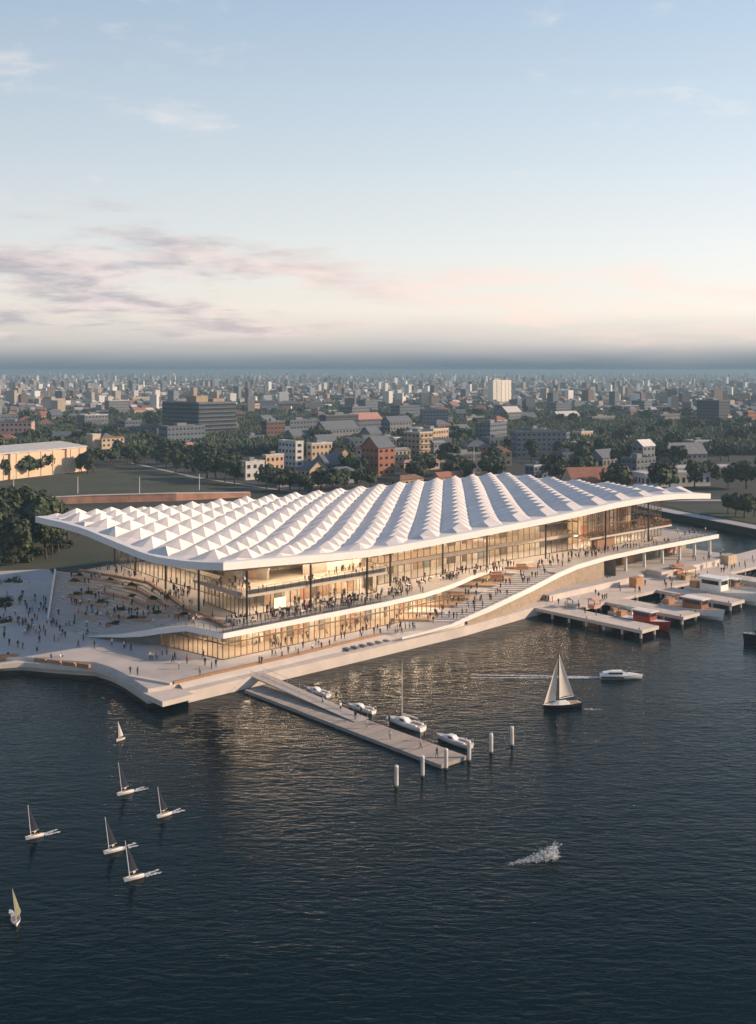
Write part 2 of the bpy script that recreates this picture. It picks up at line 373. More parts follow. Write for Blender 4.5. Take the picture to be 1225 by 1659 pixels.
roof = mb2.build('roof', M_soffit, hall, fix=False)
mb.build('fascia', M_white, roof, smooth=False)
# folded pyramids
def lat(p, q):
    tau = (10.5 * p - 74 - 11.5 * q) / (178 - 2.5 * q)
    s = 74 + 11.5 * q + (89 - 2.5 * q) * tau
    return (s, tau * RT)
def clip(poly, axis, lim, keep_gt):
    out = []
    for a, b in zip(poly, poly[1:] + poly[:1]):
        ia = (a[axis] > lim) == keep_gt; ib = (b[axis] > lim) == keep_gt
        if ia: out.append(a)
        if ia != ib:
            f = (lim - a[axis]) / (b[axis] - a[axis]); out.append(tuple(a[k] + (b[k] - a[k]) * f for k in range(3)))
    return out
def efade(s, t):
    f = smooth(t, ins, 6) * smooth(s, ins, 4.5)
    f *= .35 + .65 * smooth(RT - t, ins, 5)
    f *= .35 + .65 * smooth(RS - s, ins, 5)
    return f
cells = []
PS = [-2.0]
while PS[-1] < 36: PS.append(PS[-1] + 1.16 - .26 * smooth(PS[-1], 7, 17))
for qi in range(-26, 13):
    r = .10 + .72 * smooth(qi, -9, 2); H0 = 2.12 - .22 * smooth(qi, -8, 3)
    qa = .73 - .10 * smooth(qi, -9, -1); qs = .60 - .22 * smooth(qi, -10, -2)
    for pj in range(len(PS) - 1):
        p0, p1 = PS[pj], PS[pj + 1]; pm = (p0 + p1) / 2
        def V(p, q, h): return (*lat(p, qi + q), h)
        c00, c10, c01, c11 = V(p0, 0, 0), V(p1, 0, 0), V(p0, 1, 0), V(p1, 1, 0)
        ap_, s0, s1 = V(pm - .12, qa, H0), V(p0, qs, H0 * r), V(p1, qs, H0 * r)
        tris = [(c00, ap_, s0), (c10, s1, ap_), (c00, c10, ap_), (c01, s0, ap_), (c11, ap_, s1), (c01, ap_, c11)]
        polys = []
        for t3 in tris:
            po = list(t3)
            for ax, lim, gt in ((0, ins, True), (0, RS - ins, False), (1, ins, True), (1, RT - ins, False)):
                if len(po) > 2: po = clip(po, ax, lim, gt)
            if len(po) > 2: polys.append(po)
        if polys: cells.append(polys)
def area(po): return abs(sum(po[i][0] * po[(i + 1) % len(po)][1] - po[(i + 1) % len(po)][0] * po[i][1] for i in range(len(po)))) / 2
cells.sort(key=lambda c: -sum(area(p) for p in c))
def cell_mb(mb, polys, o=(0, 0, 0)):
    for po in polys:
        mb.face([(s - o[0], t - o[1], zroof(s, t) + .03 + h * efade(s, t) - o[2]) for s, t, h in po])
for polys in cells[:298]:
    pts = [p for po in polys for p in po]; c = [sum(p[k] for p in pts) / len(pts) for k in (0, 1)]; c.append(zroof(*c))
    mb = MB(); cell_mb(mb, polys, c)
    me = mb.mesh('roof_panel', M_roof); bm = bmesh.new(); bm.from_mesh(me)
    bmesh.ops.recalc_face_normals(bm, faces=bm.faces)
    for f in bm.faces:
        if f.normal.z < 0: f.normal_flip()
    bm.to_mesh(me); bm.free()
    obj('roof_panel', me, roof, c)
print('roof cells', len(cells))
if len(cells) > 298:
    mb = MB()
    for polys in cells[298:]: cell_mb(mb, polys)
    o = mb.build('roof_panel', M_roof, roof); o['kind'] = 'stuff'

# terrace slab and upper deck: one curved white edge
band = [(40, -10.6, 2.86), (48, -10.6, 2.95), (56, -10.3, 3.2), (62, -10.0, 4.1), (70, -9.4, 5.05), (80, -7.8, 5.95), (92, -5.1, 6.7), (105, -2.2, 7.75), (115, -.5, 8.45), (130, .9, 8.9), (150, 1.3, 9.05), (191, 1.3, 9.0)]
mb = MB()
mb.prism([(0, 0), (46, .3), (59, 1.5), (66, 3.0), (72.3, 4.9), (78, 6.8), (84, 9.2), (94, 12), (112, 12), (112, 70), (20, 86), (10.5, 83.7), (12.2, 69.8), (14.8, 55.5), (9.6, 36.6), (5.4, 22.9), (4.0, 13.6), (-2.3, 10.9)], 7.3, 8.4, 1, 0)
terr = mb.build('terrace_slab', [M_white, M_pave], hall)
mb = MB(); up = [(s, t, z) for s, t, z in band if s >= 105]
for (a, b) in zip(up, up[1:]):
    mb.face([(a[0], a[1], a[2]), (b[0], b[1], b[2]), (b[0], 60, 8.6), (a[0], 60, 8.6)], 1)
    mb.face([(a[0], a[1], a[2] - 1.0), (b[0], b[1], b[2] - 1.0), (b[0], 60, 7.6), (a[0], 60, 7.6)], 0)
mb.face([(191, 1.3, 8), (191, 60, 7.6), (191, 60, 8.6), (191, 1.3, 9.0)], 0)
mb.build('upper_deck', [M_white, M_pave], hall)
mb = MB()
rings = []
for s, t, z in band:
    hgt = .35 + .75 * smooth(s, 50, 70)
    rings.append([(s, t, z - hgt), (s, t - .03, z + .12), (s, t + .5, z + .12), (s, t + .5, z - hgt)])
mb.loft(rings); mb.build('deck_edge', M_white, hall)

# facades: every pane a child of its glass wall
def facade(path, z0, z1, pw, name='glass_wall', rails=(0, 1), glass=None, parent=hall, mull=.07, base=0):
    mbf = MB(); segs = list(zip(path, path[1:]))
    pan, mul = [], []
    for a, b in segs:
        a = Vector((*a, 0)); b = Vector((*b, 0)); d = b - a; n = max(1, round(d.length / pw)); ang = atan2(d.y, d.x)
        for i in range(n): pan.append((a + d * ((i + .5) / n), ang, d.length / n))
        for i in range(n + 1): mul.append((a + d * (i / n), ang))
        for r in rails:
            z = z0 + (z1 - z0) * r; M = Matrix.Translation((a.x, a.y, z)) @ Matrix.Rotation(ang, 4, 'Z')
            mbf.box(.01, -.13, -.14 if r else 0, d.length - .01, .13, .14 if r < 1 else 0, M=M)
    wall = mbf.build(name, M_bronze, parent)
    cache = {}
    for p, ang, ln in pan:
        k = round(ln, 2)
        if k not in cache:
            m2 = MB(); m2.face([(-ln / 2 + .05, 0, 0), (ln / 2 - .05, 0, 0), (ln / 2 - .05, 0, z1 - z0 - .02), (-ln / 2 + .05, 0, z1 - z0 - .02)]); cache[k] = m2.mesh('glass_pane', glass or M_glass)
        obj('glass_pane', cache[k], wall, (p.x, p.y, z0 + .01), ang)
    m3 = MB(); m3.box(-mull / 2, -.11, .15, mull / 2, .11, z1 - z0 - .15); mm = m3.mesh('mullion', M_bronze)
    for p, ang in mul: obj('mullion', mm, wall, (p.x, p.y, z0), ang)
    return wall
WP = [mat('goods_panel_%d' % i, c, .7, .15, 1.2) for i, c in enumerate([(.56, .42, .32), (.64, .54, .44), (.40, .26, .18), (.66, .62, .56), (.26, .22, .19), (.46, .22, .16), (.22, .25, .26), (.60, .46, .32), (.52, .48, .40), (.16, .13, .11), (.70, .66, .60)])]
def inner_wall(path, z0, z1, pw, parent=hall, dens=.78):
    """a back wall of separate timber and tiled panels with open fronts between them"""
    core = MB()
    for a, b in zip(path, path[1:]):
        a = Vector((*a, 0)); b = Vector((*b, 0)); d = b - a; ang = atan2(d.y, d.x)
        core.box(0, .12, 0, d.length, .3, z1 - z0, M=Matrix.Translation((a.x, a.y, z0)) @ Matrix.Rotation(ang, 4, 'Z'))
    wall = core.build('interior_wall', mat('interior_plaster', (.48, .40, .31), .8, .15, .4), parent)
    for a, b in zip(path, path[1:]):
        a = Vector((*a, 0)); b = Vector((*b, 0)); d = b - a; ang = atan2(d.y, d.x); x = .2
        while x < d.length - .6:
            w_ = pw * rnd.uniform(.45, 1.5); h = (z1 - z0) * (1 if rnd.random() < .6 else rnd.uniform(.45, .9))
            if rnd.random() < dens:
                p = a + d.normalized() * x; m2 = MB(); m2.box(0, -.25 * rnd.random(), 0, min(w_, d.length - x), .1, h)
                obj('wall_panel', m2.mesh('wall_panel', rnd.choice(WP)), wall, (p.x, p.y, z0), ang)
            x += w_ * 1.05
    return wall
# ground floor
facade([(-3.0, 19.5), (-.9, 8.2), (.35, .75), (66, .75)], 2.81, 7.3, 1.5, rails=(0, .72, 1))
inner_wall([(8, 26), (9, 7.2), (72, 7.2)], 2.81, 7.25, 1.6, dens=.7)
mb = MB(); mb.prism([(-3.7, 19.5), (-1, 8.3), (.5, .9), (70, .9), (72, 7.1), (9.2, 7.1), (8.2, 26)], 2.79, 2.86); mb.build('ground_floor', mat('interior_floor', (.42, .34, .27), .5, .1, .5), hall)
# dark wall below the tapering terrace edge
mb = MB(); mb.face([(-3.0, 19.5, 2.7), (-6.6, 27.2, 2.7), (-6.6, 27.2, 4.3), (-3.0, 19.5, 6.9)]); mb.face([(-6.6, 27.2, 2.7), (-10.6, 36, 2.7), (-10.6, 36, 2.9), (-6.6, 27.2, 4.3)])
mb.build('plinth_wall', mat('dark_concrete', (.20, .19, .19), .8, .1, .4), hall)
# under the upper deck: long battered stone wall
M_stone = mat('stone_wall', (.34, .27, .20), .85, .18, .9, bump=.3, bscale=3)
mb = MB(); low = [(s, t, z) for s, t, z in band if 58 <= s <= 135]
for a, b in zip(low, low[1:]):
    g = lambda p: (p[0], p[1] + .55, p[2] - .3); h = lambda p: (p[0], p[1] + .45, 2.0)
    mb.face([h(a), h(b), g(b), g(a)])
mb.face([(135, 1.0, 2), (135, 1.0, 8.2), (135, 14, 8), (135, 14, 2)])
mb.face([(135, 14, 2), (192, 14, 2), (192, 14, 7.6), (135, 14, 7.6)])
mb.build('stone_wall', M_stone, hall)
# upper storeys
SOF = lambda s, t: zroof(s, t) - FH - 1.15
def upper_wall(path, z0, pw, parts):
    for za, zb in parts: facade(path, za, zb, pw, rails=(0, 1) if zb - za < 5 else (0, .55, 1))
upper_wall([(22, 84), (20, 60), (19, 30)], 8.4, 2.3, [(8.45, 12.6), (13.6, 19.0)])
upper_wall([(52, 16), (100, 16)], 8.4, 2.3, [(8.45, 12.6), (13.6, 18.6)])
upper_wall([(100, 16), (133, 15), (133, 13)], 8.4, 2.3, [(8.9, 12.8), (13.7, 20.4)])
upper_wall([(133, 11), (176, 13)], 8.4, 2.0, [(9.0, 12.4), (13.2, 20.9)])
mb = MB()
for pth, zz in (([(22.1, 84), (20.1, 60), (19.1, 30)], 12.6), ([(52, 16), (100, 16)], 12.6), ([(100, 16), (133, 15)], 12.85)):
    for a, b in zip(pth, pth[1:]):
        a = Vector((*a, 0)); b = Vector((*b, 0)); d = b - a
        mb.box(0, -.2, 0.02, d.length, .3, .95, M=Matrix.Translation((a.x, a.y, zz)) @ Matrix.Rotation(atan2(d.y, d.x), 4, 'Z'))
mb.build('floor_band', mat('pale_stone_band', (.55, .46, .38), .7, .1, .6), hall)['kind'] = 'stuff'
mb = MB(); mb.prism([(22.5, 84), (20.6, 60), (19.6, 30.3), (53, 16.6), (100, 16.6), (132, 16), (170, 40), (170, 80)], 13.0, 13.35); mb.build('first_floor', mat('interior_floor', (.42, .34, .27)), hall)
inner_wall([(32, 82), (30, 40)], 8.45, 19, 3.0); inner_wall([(30, 27), (52, 25), (100, 25), (132, 25)], 8.45, 19.2, 2.6); inner_wall([(140, 22), (174, 23)], 8.9, 20, 2.4)
# gallery box near the corner
mb = MB(); mb.prism([(9.5, 7.4), (52, 7.4), (52, 27), (11.5, 28)], 12.95, 13.55, 0, 1); gal = mb.build('gallery_slab', [mat('gallery_floor', (.34, .29, .25), .6, .1, .6), mat('gallery_edge', (.52, .46, .40), .6)], hall)
def balustrade(path, z, h, parent, step=2.2, closed=False):
    mbp = MB(); pan = []
    for a, b in zip(path, path[1:]):
        a = Vector((*a, z)); b = Vector((*b, z)); d = b - a; n = max(1, round(d.length / step)); ang = atan2(d.y, d.x)
        mbp.box(0, -.03, h - .05, d.length, .03, h, M=Matrix.Translation(a) @ Matrix.Rotation(ang, 4, 'Z'))
        for i in range(n): pan.append((a + d * ((i + .5) / n), d.length / n, ang, a + d * (i / n)))
    rail = mbp.build('balustrade', M_steel, parent); cache = {}
    pm = MB(); pm.box(-.035, -.035, 0, .035, .035, h - .05); pm = pm.mesh('post', M_steel)
    for c, ln, ang, p in pan:
        k = round(ln, 1)
        if k not in cache:
            m2 = MB(); m2.face([(-ln / 2 + .05, 0, .06), (ln / 2 - .05, 0, .06), (ln / 2 - .05, 0, h - .06), (-ln / 2 + .05, 0, h - .06)]); cache[k] = m2.mesh('rail_pane', M_rail)
        obj('rail_pane', cache[k], rail, c, ang); obj('post', pm, rail, p)
    return rail
balustrade([(11.6, 27.8), (9.6, 7.5), (51.9, 7.5), (51.9, 15)], 13.55, 1.5, hall)
mb = MB(); mb.box(11.5, 7.6, 13.56, 51.5, 7.8, 14.5); mb.box(9.75, 7.7, 13.56, 9.9, 27, 14.3, M=Matrix.Identity(4)); mb.build('parapet', mat('gallery_edge', (.52, .46, .40)), hall)
facade([(13.5, 28), (11.4, 9.6), (50.5, 9.6), (52, 16)], 8.45, 12.95, 1.9, rails=(0, 1))
inner_wall([(22, 27), (21, 15), (50, 15)], 8.45, 12.9, 1.7, dens=.8)
inner_wall([(19.4, 29), (24, 17.5)], 13.6, 19.5, 2.2); inner_wall([(34, 17.2), (52, 16.6)], 13.6, 18.8, 5, dens=.9)
# gallery and open bar on the right
mb = MB(); mb.prism([(133, 8.6), (176, 9.0), (180, 24), (133, 14)], 12.4, 13.0, 0, 1); mb.build('gallery_slab', [M_timber, mat('gallery_edge', (.52, .46, .40))], hall)
balustrade([(133, 8.7), (175.9, 9.1), (179.6, 23.6)], 13.0, 1.5, hall, 2.0)
facade([(133.2, 9.4), (152, 9.6), (152, 12)], 13.01, 21.2, 2.0, rails=(0, .4, 1))
mb = MB(); mb.box(137, 10, 9.2, 147, 11, 12.2); mb.build('entrance_lobby', mat('lobby_timber', (.30, .16, .09), .6, .2, 1), hall)
# terrace rails
balustrade([(-2.2, 10.8), (-.3, 6.9), (.1, .25), (46, .55)], 8.4, 1.1, hall, 2.4)
balustrade([(5.6, 24), (4.2, 13.6), (3.0, 3.4)], 8.4, .9, hall, 2.4)
balustrade([(150, 1.75), (190.7, 1.8), (190.7, 22)], 9.05, 1.1, hall, 2.4)
# columns
cm = MB(); cm.tube([(0, 0, 0), (0, 0, 1)], .25, 12); cme = cm.mesh('column', M_steel)
for s, t in ((7.4, 20.9), (14.5, 47), (18, 68), (10.6, 6.9), (28, 6.8), (45, 6.9), (58, 13), (75, 11.5), (94, 13.5), (117, 12), (140, 8.2), (162, 8.3), (178, 24), (150, 40), (20, 83)):
    o = obj('column', cme, hall, (s, t, 8.4)); o.scale = (1, 1, SOF(s, t) - 8.3)
cm = MB(); cm.box(-.35, -.9, 0, .35, .9, 1); cme = cm.mesh('deck_column', M_white); M_white
for s, t in ((144, 4), (153.5, 4), (163, 4), (172.5, 4), (181, 4), (189, 3.4), (172, 12), (182, 12)):
    o = obj('deck_column', cme, hall, (s, t, 2.8)); o.scale = (.5, .5, 5.1)
# lamps inside: real glowing pendants and ceiling strips seen in the photograph
lm = MB(); lm.box(-.9, -.09, -.06, .9, .09, 0); lme = lm.mesh('ceiling_lamp', M_lamp)
for x in range(3, 68, 5): obj('ceiling_lamp', lme, hall, (x, 3.4 + (x % 2), 7.22))
for x in range(14, 50, 5): obj('ceiling_lamp', lme, hall, (x, 12.3, 12.9))
for y in range(34, 82, 6):
    obj('ceiling_lamp', lme, hall, (25, y, 12.9)); obj('ceiling_lamp', lme, hall, (17, y, SOF(17, y) - .15))
for x in range(56, 132, 6):
    obj('ceiling_lamp', lme, hall, (x, 20.5, 12.9)); obj('ceiling_lamp', lme, hall, (x, 14.2, SOF(x, 14.2) - .15)); obj('ceiling_lamp', lme, hall, (x, 21, SOF(x, 21) - .15))
for x in range(14, 52, 5): obj('ceiling_lamp', lme, hall, (x, 11.5, SOF(x, 11.5) - .15)); obj('ceiling_lamp', lme, hall, (x, 15.5, SOF(x, 15.5) - .15))
for x in range(138, 174, 6): obj('ceiling_lamp', lme, hall, (x, 17, 12.3)); obj('ceiling_lamp', lme, hall, (x, 14.5, SOF(x, 14.5) - .15))
for y in range(28, 34, 3): obj('ceiling_lamp', lme, hall, (3, y - 16, 7.22))
# ------------------------------------------------------------------ stairs beside the terrace
bandW = [tuple(W(s, t + 1.1, z)) for s, t, z in band]
xr = lambda y: interp(y, [(p[1], p[0]) for p in bandW])
xd = lambda y: interp(y, [(250, 10), (254, 12), (262, 17.4), (268, 21.2), (276, 27.3), (281, 30.9), (292, 38.3), (300, 47)])
xl = lambda y: interp(y, [(250, 6.5), (254, 8.2), (258, 10.8), (266, 16.2), (272, 19.4), (283, 25.3), (292, 30.8), (301, 38)])
zs = lambda y: interp(y, [(254, 2.8), (262, 3.8), (268, 4.6), (276, 5.6), (281, 6.2), (292, 7.5), (298.5, 8.4)])
stair = empty('grand_staircase', (20, 262, 2.8), 0, 'broad pale staircase climbing from the quay promenade to the upper deck', 'staircase')
M_step = mat('stair_stone', (.58, .54, .52), .75, .08, .5)
n = 28; y0, y1 = 254.0, 298.5
for k in range(n):
    ya = y0 + (y1 - y0) * k / n; yb = y0 + (y1 - y0) * (k + 1) / n; z = 2.8 + 5.6 * (k + 1) / n + .01
    if k == n - 1: yb += 3
    poly = [(xd(ya), ya - .12), (xr(ya), ya - .12), (xr(yb), yb), (xd(yb), yb)]
    mb = MB(); mb.prism([(x - 20, y - 262) for x, y in poly], -.3, z - 2.8); mb.build('step', M_step, stair)
seat = empty('seating_terraces', (18, 262, 2.8), 0, 'stepped timber and stone seating terraces left of the broad staircase', 'seating terrace')
m = 9
M_tim2 = mat('pale_timber', (.48, .33, .21), .65, .15, 1.5)
for k in range(m):
    ya = y0 + 1 + (y1 - y0 + 1) * k / m; yb = y0 + 1 + (y1 - y0 + 1) * (k + 1) / m; z = 2.8 + 5.6 * (k + 1) / m - .15
    e_ = 6 if z < 7.25 else 0
    poly = [(xl(ya) - e_, ya), (xd(ya) - .05, ya - .8), (xd(yb) - .05, yb - .8), (xl(yb) - e_, yb)]
    mb = MB(); mb.prism([(x - 18, y - 262) for x, y in poly], -.3, z - 2.8); mb.build('tier', M_step if k % 3 == 1 else M_tim2, seat)
# timber market stands that sit on the terraces
for (px, py, z, c, lab) in ((805, 935, 7.3, (.50, .20, .10), 'red timber kiosk counter on the seating terrace by the stair'), (740, 968, 5.0, (.42, .22, .11), 'brown timber box seat halfway down the seating terrace'), (845, 922, 8.2, (.45, .24, .12), 'long brown counter at the head of the staircase')):
    p = G(px, py, z); st_ = empty('timber_stand', p, .15, lab, 'stand'); mm = mat('stand_%d' % px, c, .6, .15, 2)
    mb = MB(); mb.box(-1.7, -.5, -.1, 1.7, .5, .8); mb.build('counter', mm, st_)
    mb = MB(); mb.box(-1.8, -.6, .8, 1.8, .6, .88); mb.build('counter_top', M_tim2, st_)
    mb = MB(); mb.box(-1.5, .3, .88, 1.4, .5, 1.4); o = mb.build('back_shelf', mm, st_)

# ------------------------------------------------------------------ stepped landscape on the left
hillt = empty('stepped_hill', (-60, 250, 2.8), 0, 'wide stepped forecourt rising from the plaza to the terrace, dotted with planters', 'stepped forecourt')
HB = [(-33.2, 222.0, 8.38), (-40.2, 227.0, 8.35), (-46.5, 230.0, 7.0), (-55.7, 234.9, 4.6), (-64.5, 240.2, 2.85), (-71, 247.5, 2.82), (-78, 256, 2.82)]
HT = [(-34.2, 228.5), (-37.8, 233), (-43.3, 240.7), (-49.3, 253.7), (-58.2, 271.2), (-69.5, 280.2), (-86, 288.5)]
def hillpt(u, f):
    i = min(int(u), 5); a = u - i
    b = [HB[i][k] + (HB[i + 1][k] - HB[i][k]) * a for k in range(3)]; t = [HT[i][k] + (HT[i + 1][k] - HT[i][k]) * a for k in range(2)]
    return (b[0] + (t[0] - b[0]) * f, b[1] + (t[1] - b[1]) * f, b[2] + (8.42 - b[2]) * f)
M_hill = mat('hill_stone', (.45, .43, .425), .8, .10, .4)
NH = 18; us = [i * .25 for i in range(25)]
for k in range(NH):
    mb = MB(); fa, fb = k / NH, (k + 1) / NH
    A_ = [hillpt(u, fa) for u in us]; B_ = [hillpt(u, fb) for u in us]
    off = lambda p: (p[0] + 60, p[1] - 250, p[2] - 2.8)
    lo = [off((a[0], a[1], a[2] - .45)) for a in A_]; a_ = [off((a[0], a[1], b[2])) for a, b in zip(A_, B_)]; b_ = [off(b) for b in B_]
    mb.loft([lo, a_, b_], close=False, caps=False)
    mb.build('step', M_hill, hillt)
mb = MB()   # white kerb down the left side, lower lip and the slab nose beside the glass
L0 = [Vector(hillpt(6, f)) for f in (0, .25, .5, .75, 1)]
mb.loft([[(p.x - .45 + 60, p.y - 250, -.2), (p.x + 60, p.y - 250, -.2), (p.x + 60, p.y - 250, p.z + .6 - 2.8), (p.x - .45 + 60, p.y - 250, p.z + .6 - 2.8)] for p in L0])
mb.build('side_kerb', M_white, hillt)
mb = MB()
Bn = [Vector(hillpt(u, 0)) for u in us[:19]]
mb.loft([[(p.x + 60 + .1, p.y - 250 - .35, p.z - 2.8 - 1.05 * max(0, min(1, (p.z - 2.8) / 3))), (p.x + 60 + .1, p.y - 250 - .35, p.z - 2.8 + .12), (p.x + 60 - .1, p.y - 250 + .25, p.z - 2.8 + .12), (p.x + 60 - .1, p.y - 250 + .25, p.z - 2.8 - 1.0 * max(0, min(1, (p.z - 2.8) / 3)))] for p in Bn])
mb.build('slab_nose', M_white, hillt)
mbp = MB(); pts = [Vector(hillpt(u, 0)) - Vector((-60, 250, 2.8)) for u in [i * .2 for i in range(18)]]
for p in pts: mbp.box(p.x - .03, p.y - .03, p.z + .1, p.x + .03, p.y + .03, p.z + 1.1)
o = mbp.build('rail_post', M_metal, hillt); o['kind'] = 'stuff'
mbp = MB(); mbp.tube([p + Vector((0, 0, 1.12)) for p in pts], .04, 6); mbp.build('handrail', M_metal, hillt)
for k, ua, ub in ((4, 4.2, 5.2), (6, 2.6, 4.0), (8, 4.4, 5.4), (10, 2.2, 3.6), (12, 3.2, 4.8), (13, 1.2, 2.4), (15, 2.6, 4.4), (16, 4.6, 5.6)):
    mb = MB(); rr = []
    for i in range(9):
        q = Vector(hillpt(ua + (ub - ua) * i / 8, k / NH)); q2 = Vector(hillpt(ua + (ub - ua) * i / 8, (k + 1) / NH)); d_ = (q2 - q); d_.z = 0; d_ = d_.normalized() * .55; z1 = q2.z - 2.8
        a_ = Vector((q.x + 60, q.y - 250, 0)); rr.append([(a_.x - d_.x * .1, a_.y - d_.y * .1, z1 - .2), (a_.x - d_.x * .1, a_.y - d_.y * .1, z1 + .34), (a_.x + d_.x, a_.y + d_.y, z1 + .34), (a_.x + d_.x, a_.y + d_.y, z1 - .2)])
    mb.loft(rr); mb.build('timber_seat', M_tim2 if k % 3 else M_timber, hillt)
# rust timber kerb between forecourt and terrace
kp = [HT[0], HT[1], HT[2], HT[3], HT[4], HT[5], (-80, 287.8)]
kk = []
for a, b in zip(kp, kp[1:]):
    for i in range(3): kk.append((a[0] + (b[0] - a[0]) * i / 3 + .5, a[1] + (b[1] - a[1]) * i / 3 + .3))
kk = [(-31.8, 225.0)] + kk + [(-79.5, 288.2)]
kerb(kk, .8, 8.38, 9.0, 'timber_seat_edge', 'long curving timber seat edge between the stepped forecourt and the terrace', M_timber)
# planter beds and benches among the steps
M_leafs = [mat('leaf_%d' % i, c, .8, .3, 2.0, island=.38) for i, c in enumerate([(.040, .062, .026), (.030, .048, .022), (.058, .076, .030), (.024, .038, .020)])]
def leaf_cloud(n, rx, ry, rz, clumps, size, seed, squash=.8):
    """leaf-sized faces spread in clumps through a crown's volume -> verts, faces, material ids"""
    r = random.Random(seed); mb = MB(); cs = []
    for i in range(clumps):
        while True:
            p = Vector((r.uniform(-1, 1), r.uniform(-1, 1), r.uniform(-.75, 1)))
            if .25 < p.length < 1: break
        cs.append((Vector((p.x * rx * .72, p.y * ry * .72, p.z * rz * .72)), r.uniform(.26, .46) * (rx + ry + rz) / 3, r.choice((0, 0, 1, 2, 3))))
    for i in range(n):
        c, cr_, mi = cs[i % clumps]
        d = Vector((r.gauss(0, 1), r.gauss(0, 1), r.gauss(0, 1))).normalized(); p = c + d * cr_ * (r.random() ** .35)
        nrm = (d + Vector((r.uniform(-.6, .6), r.uniform(-.6, .6), r.uniform(-.2, .9)))).normalized()
        u = nrm.cross(Vector((r.uniform(-1, 1), r.uniform(-1, 1), .3))).normalized(); v = nrm.cross(u); s = size * r.uniform(.6, 1.35)
        mb.face([p - u * s - v * s * .5, p + u * s * .2 - v * s * .8, p + u * s + v * s * .3, p - u * s * .3 + v * s * .9], mi if r.random() < .75 else r.randrange(4))
    return mb
shrub_m = [leaf_cloud(150, .9, .6, .45, 7, .16, 50 + i).mesh('foliage', M_leafs) for i in range(3)]
soil = mat('planter_soil', (.06, .045, .03), .95)
pl_spots = [(127, 939, 8.2), (122, 953, 7.6), (145, 968, 6.6), (122, 973, 6.2), (215, 953, 8.1), (198, 992, 6.0), (185, 1013, 5.2), (216, 1006, 6.3), (256, 997, 7.9), (296, 999, 8.3), (250, 976, 8.3), (165, 982, 6.0), (212, 972, 7.4), (180, 945, 8.0)]
def hz(x, y):
    """height of the forecourt below a plan position"""
    best = None
    for i in range(0, 61):
        for j in range(0, 21):
            p = hillpt(i * .1, j / 20); d = (p[0] - x) ** 2 + (p[1] - y) ** 2
            if best is None or d < best[0]: best = (d, p[2])
    return best[1]
plabs = ['top left planter bed of the forecourt beside the terrace kerb', 'second planter bed down the left of the forecourt', 'planter bed with tall grasses in the middle of the steps', 'planter bed beside the left flight of steps', 'long planter bed just below the terrace kerb', 'planter bed low in the forecourt among people', 'lowest planter bed near the foot of the forecourt', 'planter bed right of the lowest bed near the handrail', 'planter bed beside the pale sun patch block', 'rightmost planter bed close to the curving timber edge', 'planter bed high on the right of the forecourt', 'small planter bed left of centre of the forecourt', 'planter bed in the centre of the upper steps', 'planter bed near the top middle of the forecourt']
for k, (px, py, z) in enumerate(pl_spots):
    p = G(px, py, z); zz = hz(p.x, p.y); p = G(px, py, zz); p.z = hz(p.x, p.y)
    t = empty('planter_bed', p, rnd.uniform(-.6, .3), plabs[k], 'planter', 'planter beds on the stepped forecourt')
    mb = MB(); el_ = [(2.0 * cos(a * pi / 5) * (1 + .15 * sin(a * 2.3)), .9 * sin(a * pi / 5)) for a in range(10)]; mb.prism(el_, -.3, .42); mb.build('planter', M_tim2 if k % 3 else M_timber, t)
    mb = MB(); mb.prism([(x * .9, y * .85) for x, y in el_], .35, .46); mb.build('soil', soil, t)
    o = obj('foliage', shrub_m[k % 3], t, (0, 0, .65)); o.scale = (1.8, 1.2, 1.0)
blabs = ['timber bench on the upper steps of the forecourt', 'timber bench mid way up the left steps', 'timber bench below the top middle planter', 'timber bench facing the plaza low on the steps', 'timber bench on the right part of the forecourt', 'timber bench near the curving seat edge', 'timber bench beside the left flight of steps', 'timber bench in the middle of the forecourt', 'timber bench just above the handrail']
for k, (px, py, z) in enumerate([(190, 950, 8), (150, 961, 7), (175, 958, 7.5), (182, 1000, 5.5), (245, 985, 8), (285, 985, 8.4), (128, 983, 5.5), (172, 974, 6.5), (232, 1003, 7)]):
    p = G(px, py, z); zz = hz(p.x, p.y); p = G(px, py, zz); p.z = hz(p.x, p.y)
    t = empty('timber_bench', p, rnd.uniform(-.5, .1), blabs[k], 'bench', 'timber benches on the forecourt')
    mb = MB(); mb.box(-1.6, -.3, .42, 1.6, .3, .52); mb.build('seat', M_timber, t)
    for x in (-1.2, 1.2): mb = MB(); mb.box(x - .1, -.25, -.2, x + .1, .25, .42); mb.build('leg', M_conc, t)
p = G(232, 985, 8); p.z = hz(p.x, p.y); mb = MB()
mb.prism([(-1.8, -.5), (1.2, -1.6), (1.6, .4), (-.6, 1.4)], -.4, 1.0); o = mb.build('sun_patch_block', M_conc, loc=p); tag(o, 'pale block standing in for a patch of sun on the forecourt steps', 'block')  # pale solid that stands in for a pool of sun on the steps

# lawn beds and low shrubs at the far left of the plaza
lb = ['leafy planting bed on the left plaza nearest the trees', 'leafy planting bed in the middle of the left plaza', 'leafy planting bed at the left edge of the photo', 'small bed with yellowish leaves low on the left plaza edge']
for k, (px, py, sx, sy) in enumerate(((12, 945, 6, 3.2), (20, 975, 5, 2.2), (0, 985, 4, 2), (2, 1010, 4, 2))):
    p = G(px, py, 2.82); t = empty('planting_bed', p, .2 + .2 * k, lb[k], 'planting bed', 'planting beds on the left plaza')
    mb = MB(); mb.prism([(sx * cos(a * pi / 6), sy * sin(a * pi / 6)) for a in range(12)], -.1, .3); mb.build('bed_edge', M_conc, t)
    leaf_cloud(520, sx * .95, sy * .95, .8, 14, .22, 70 + k).build('foliage', M_leafs, t, loc=(0, 0, .55))

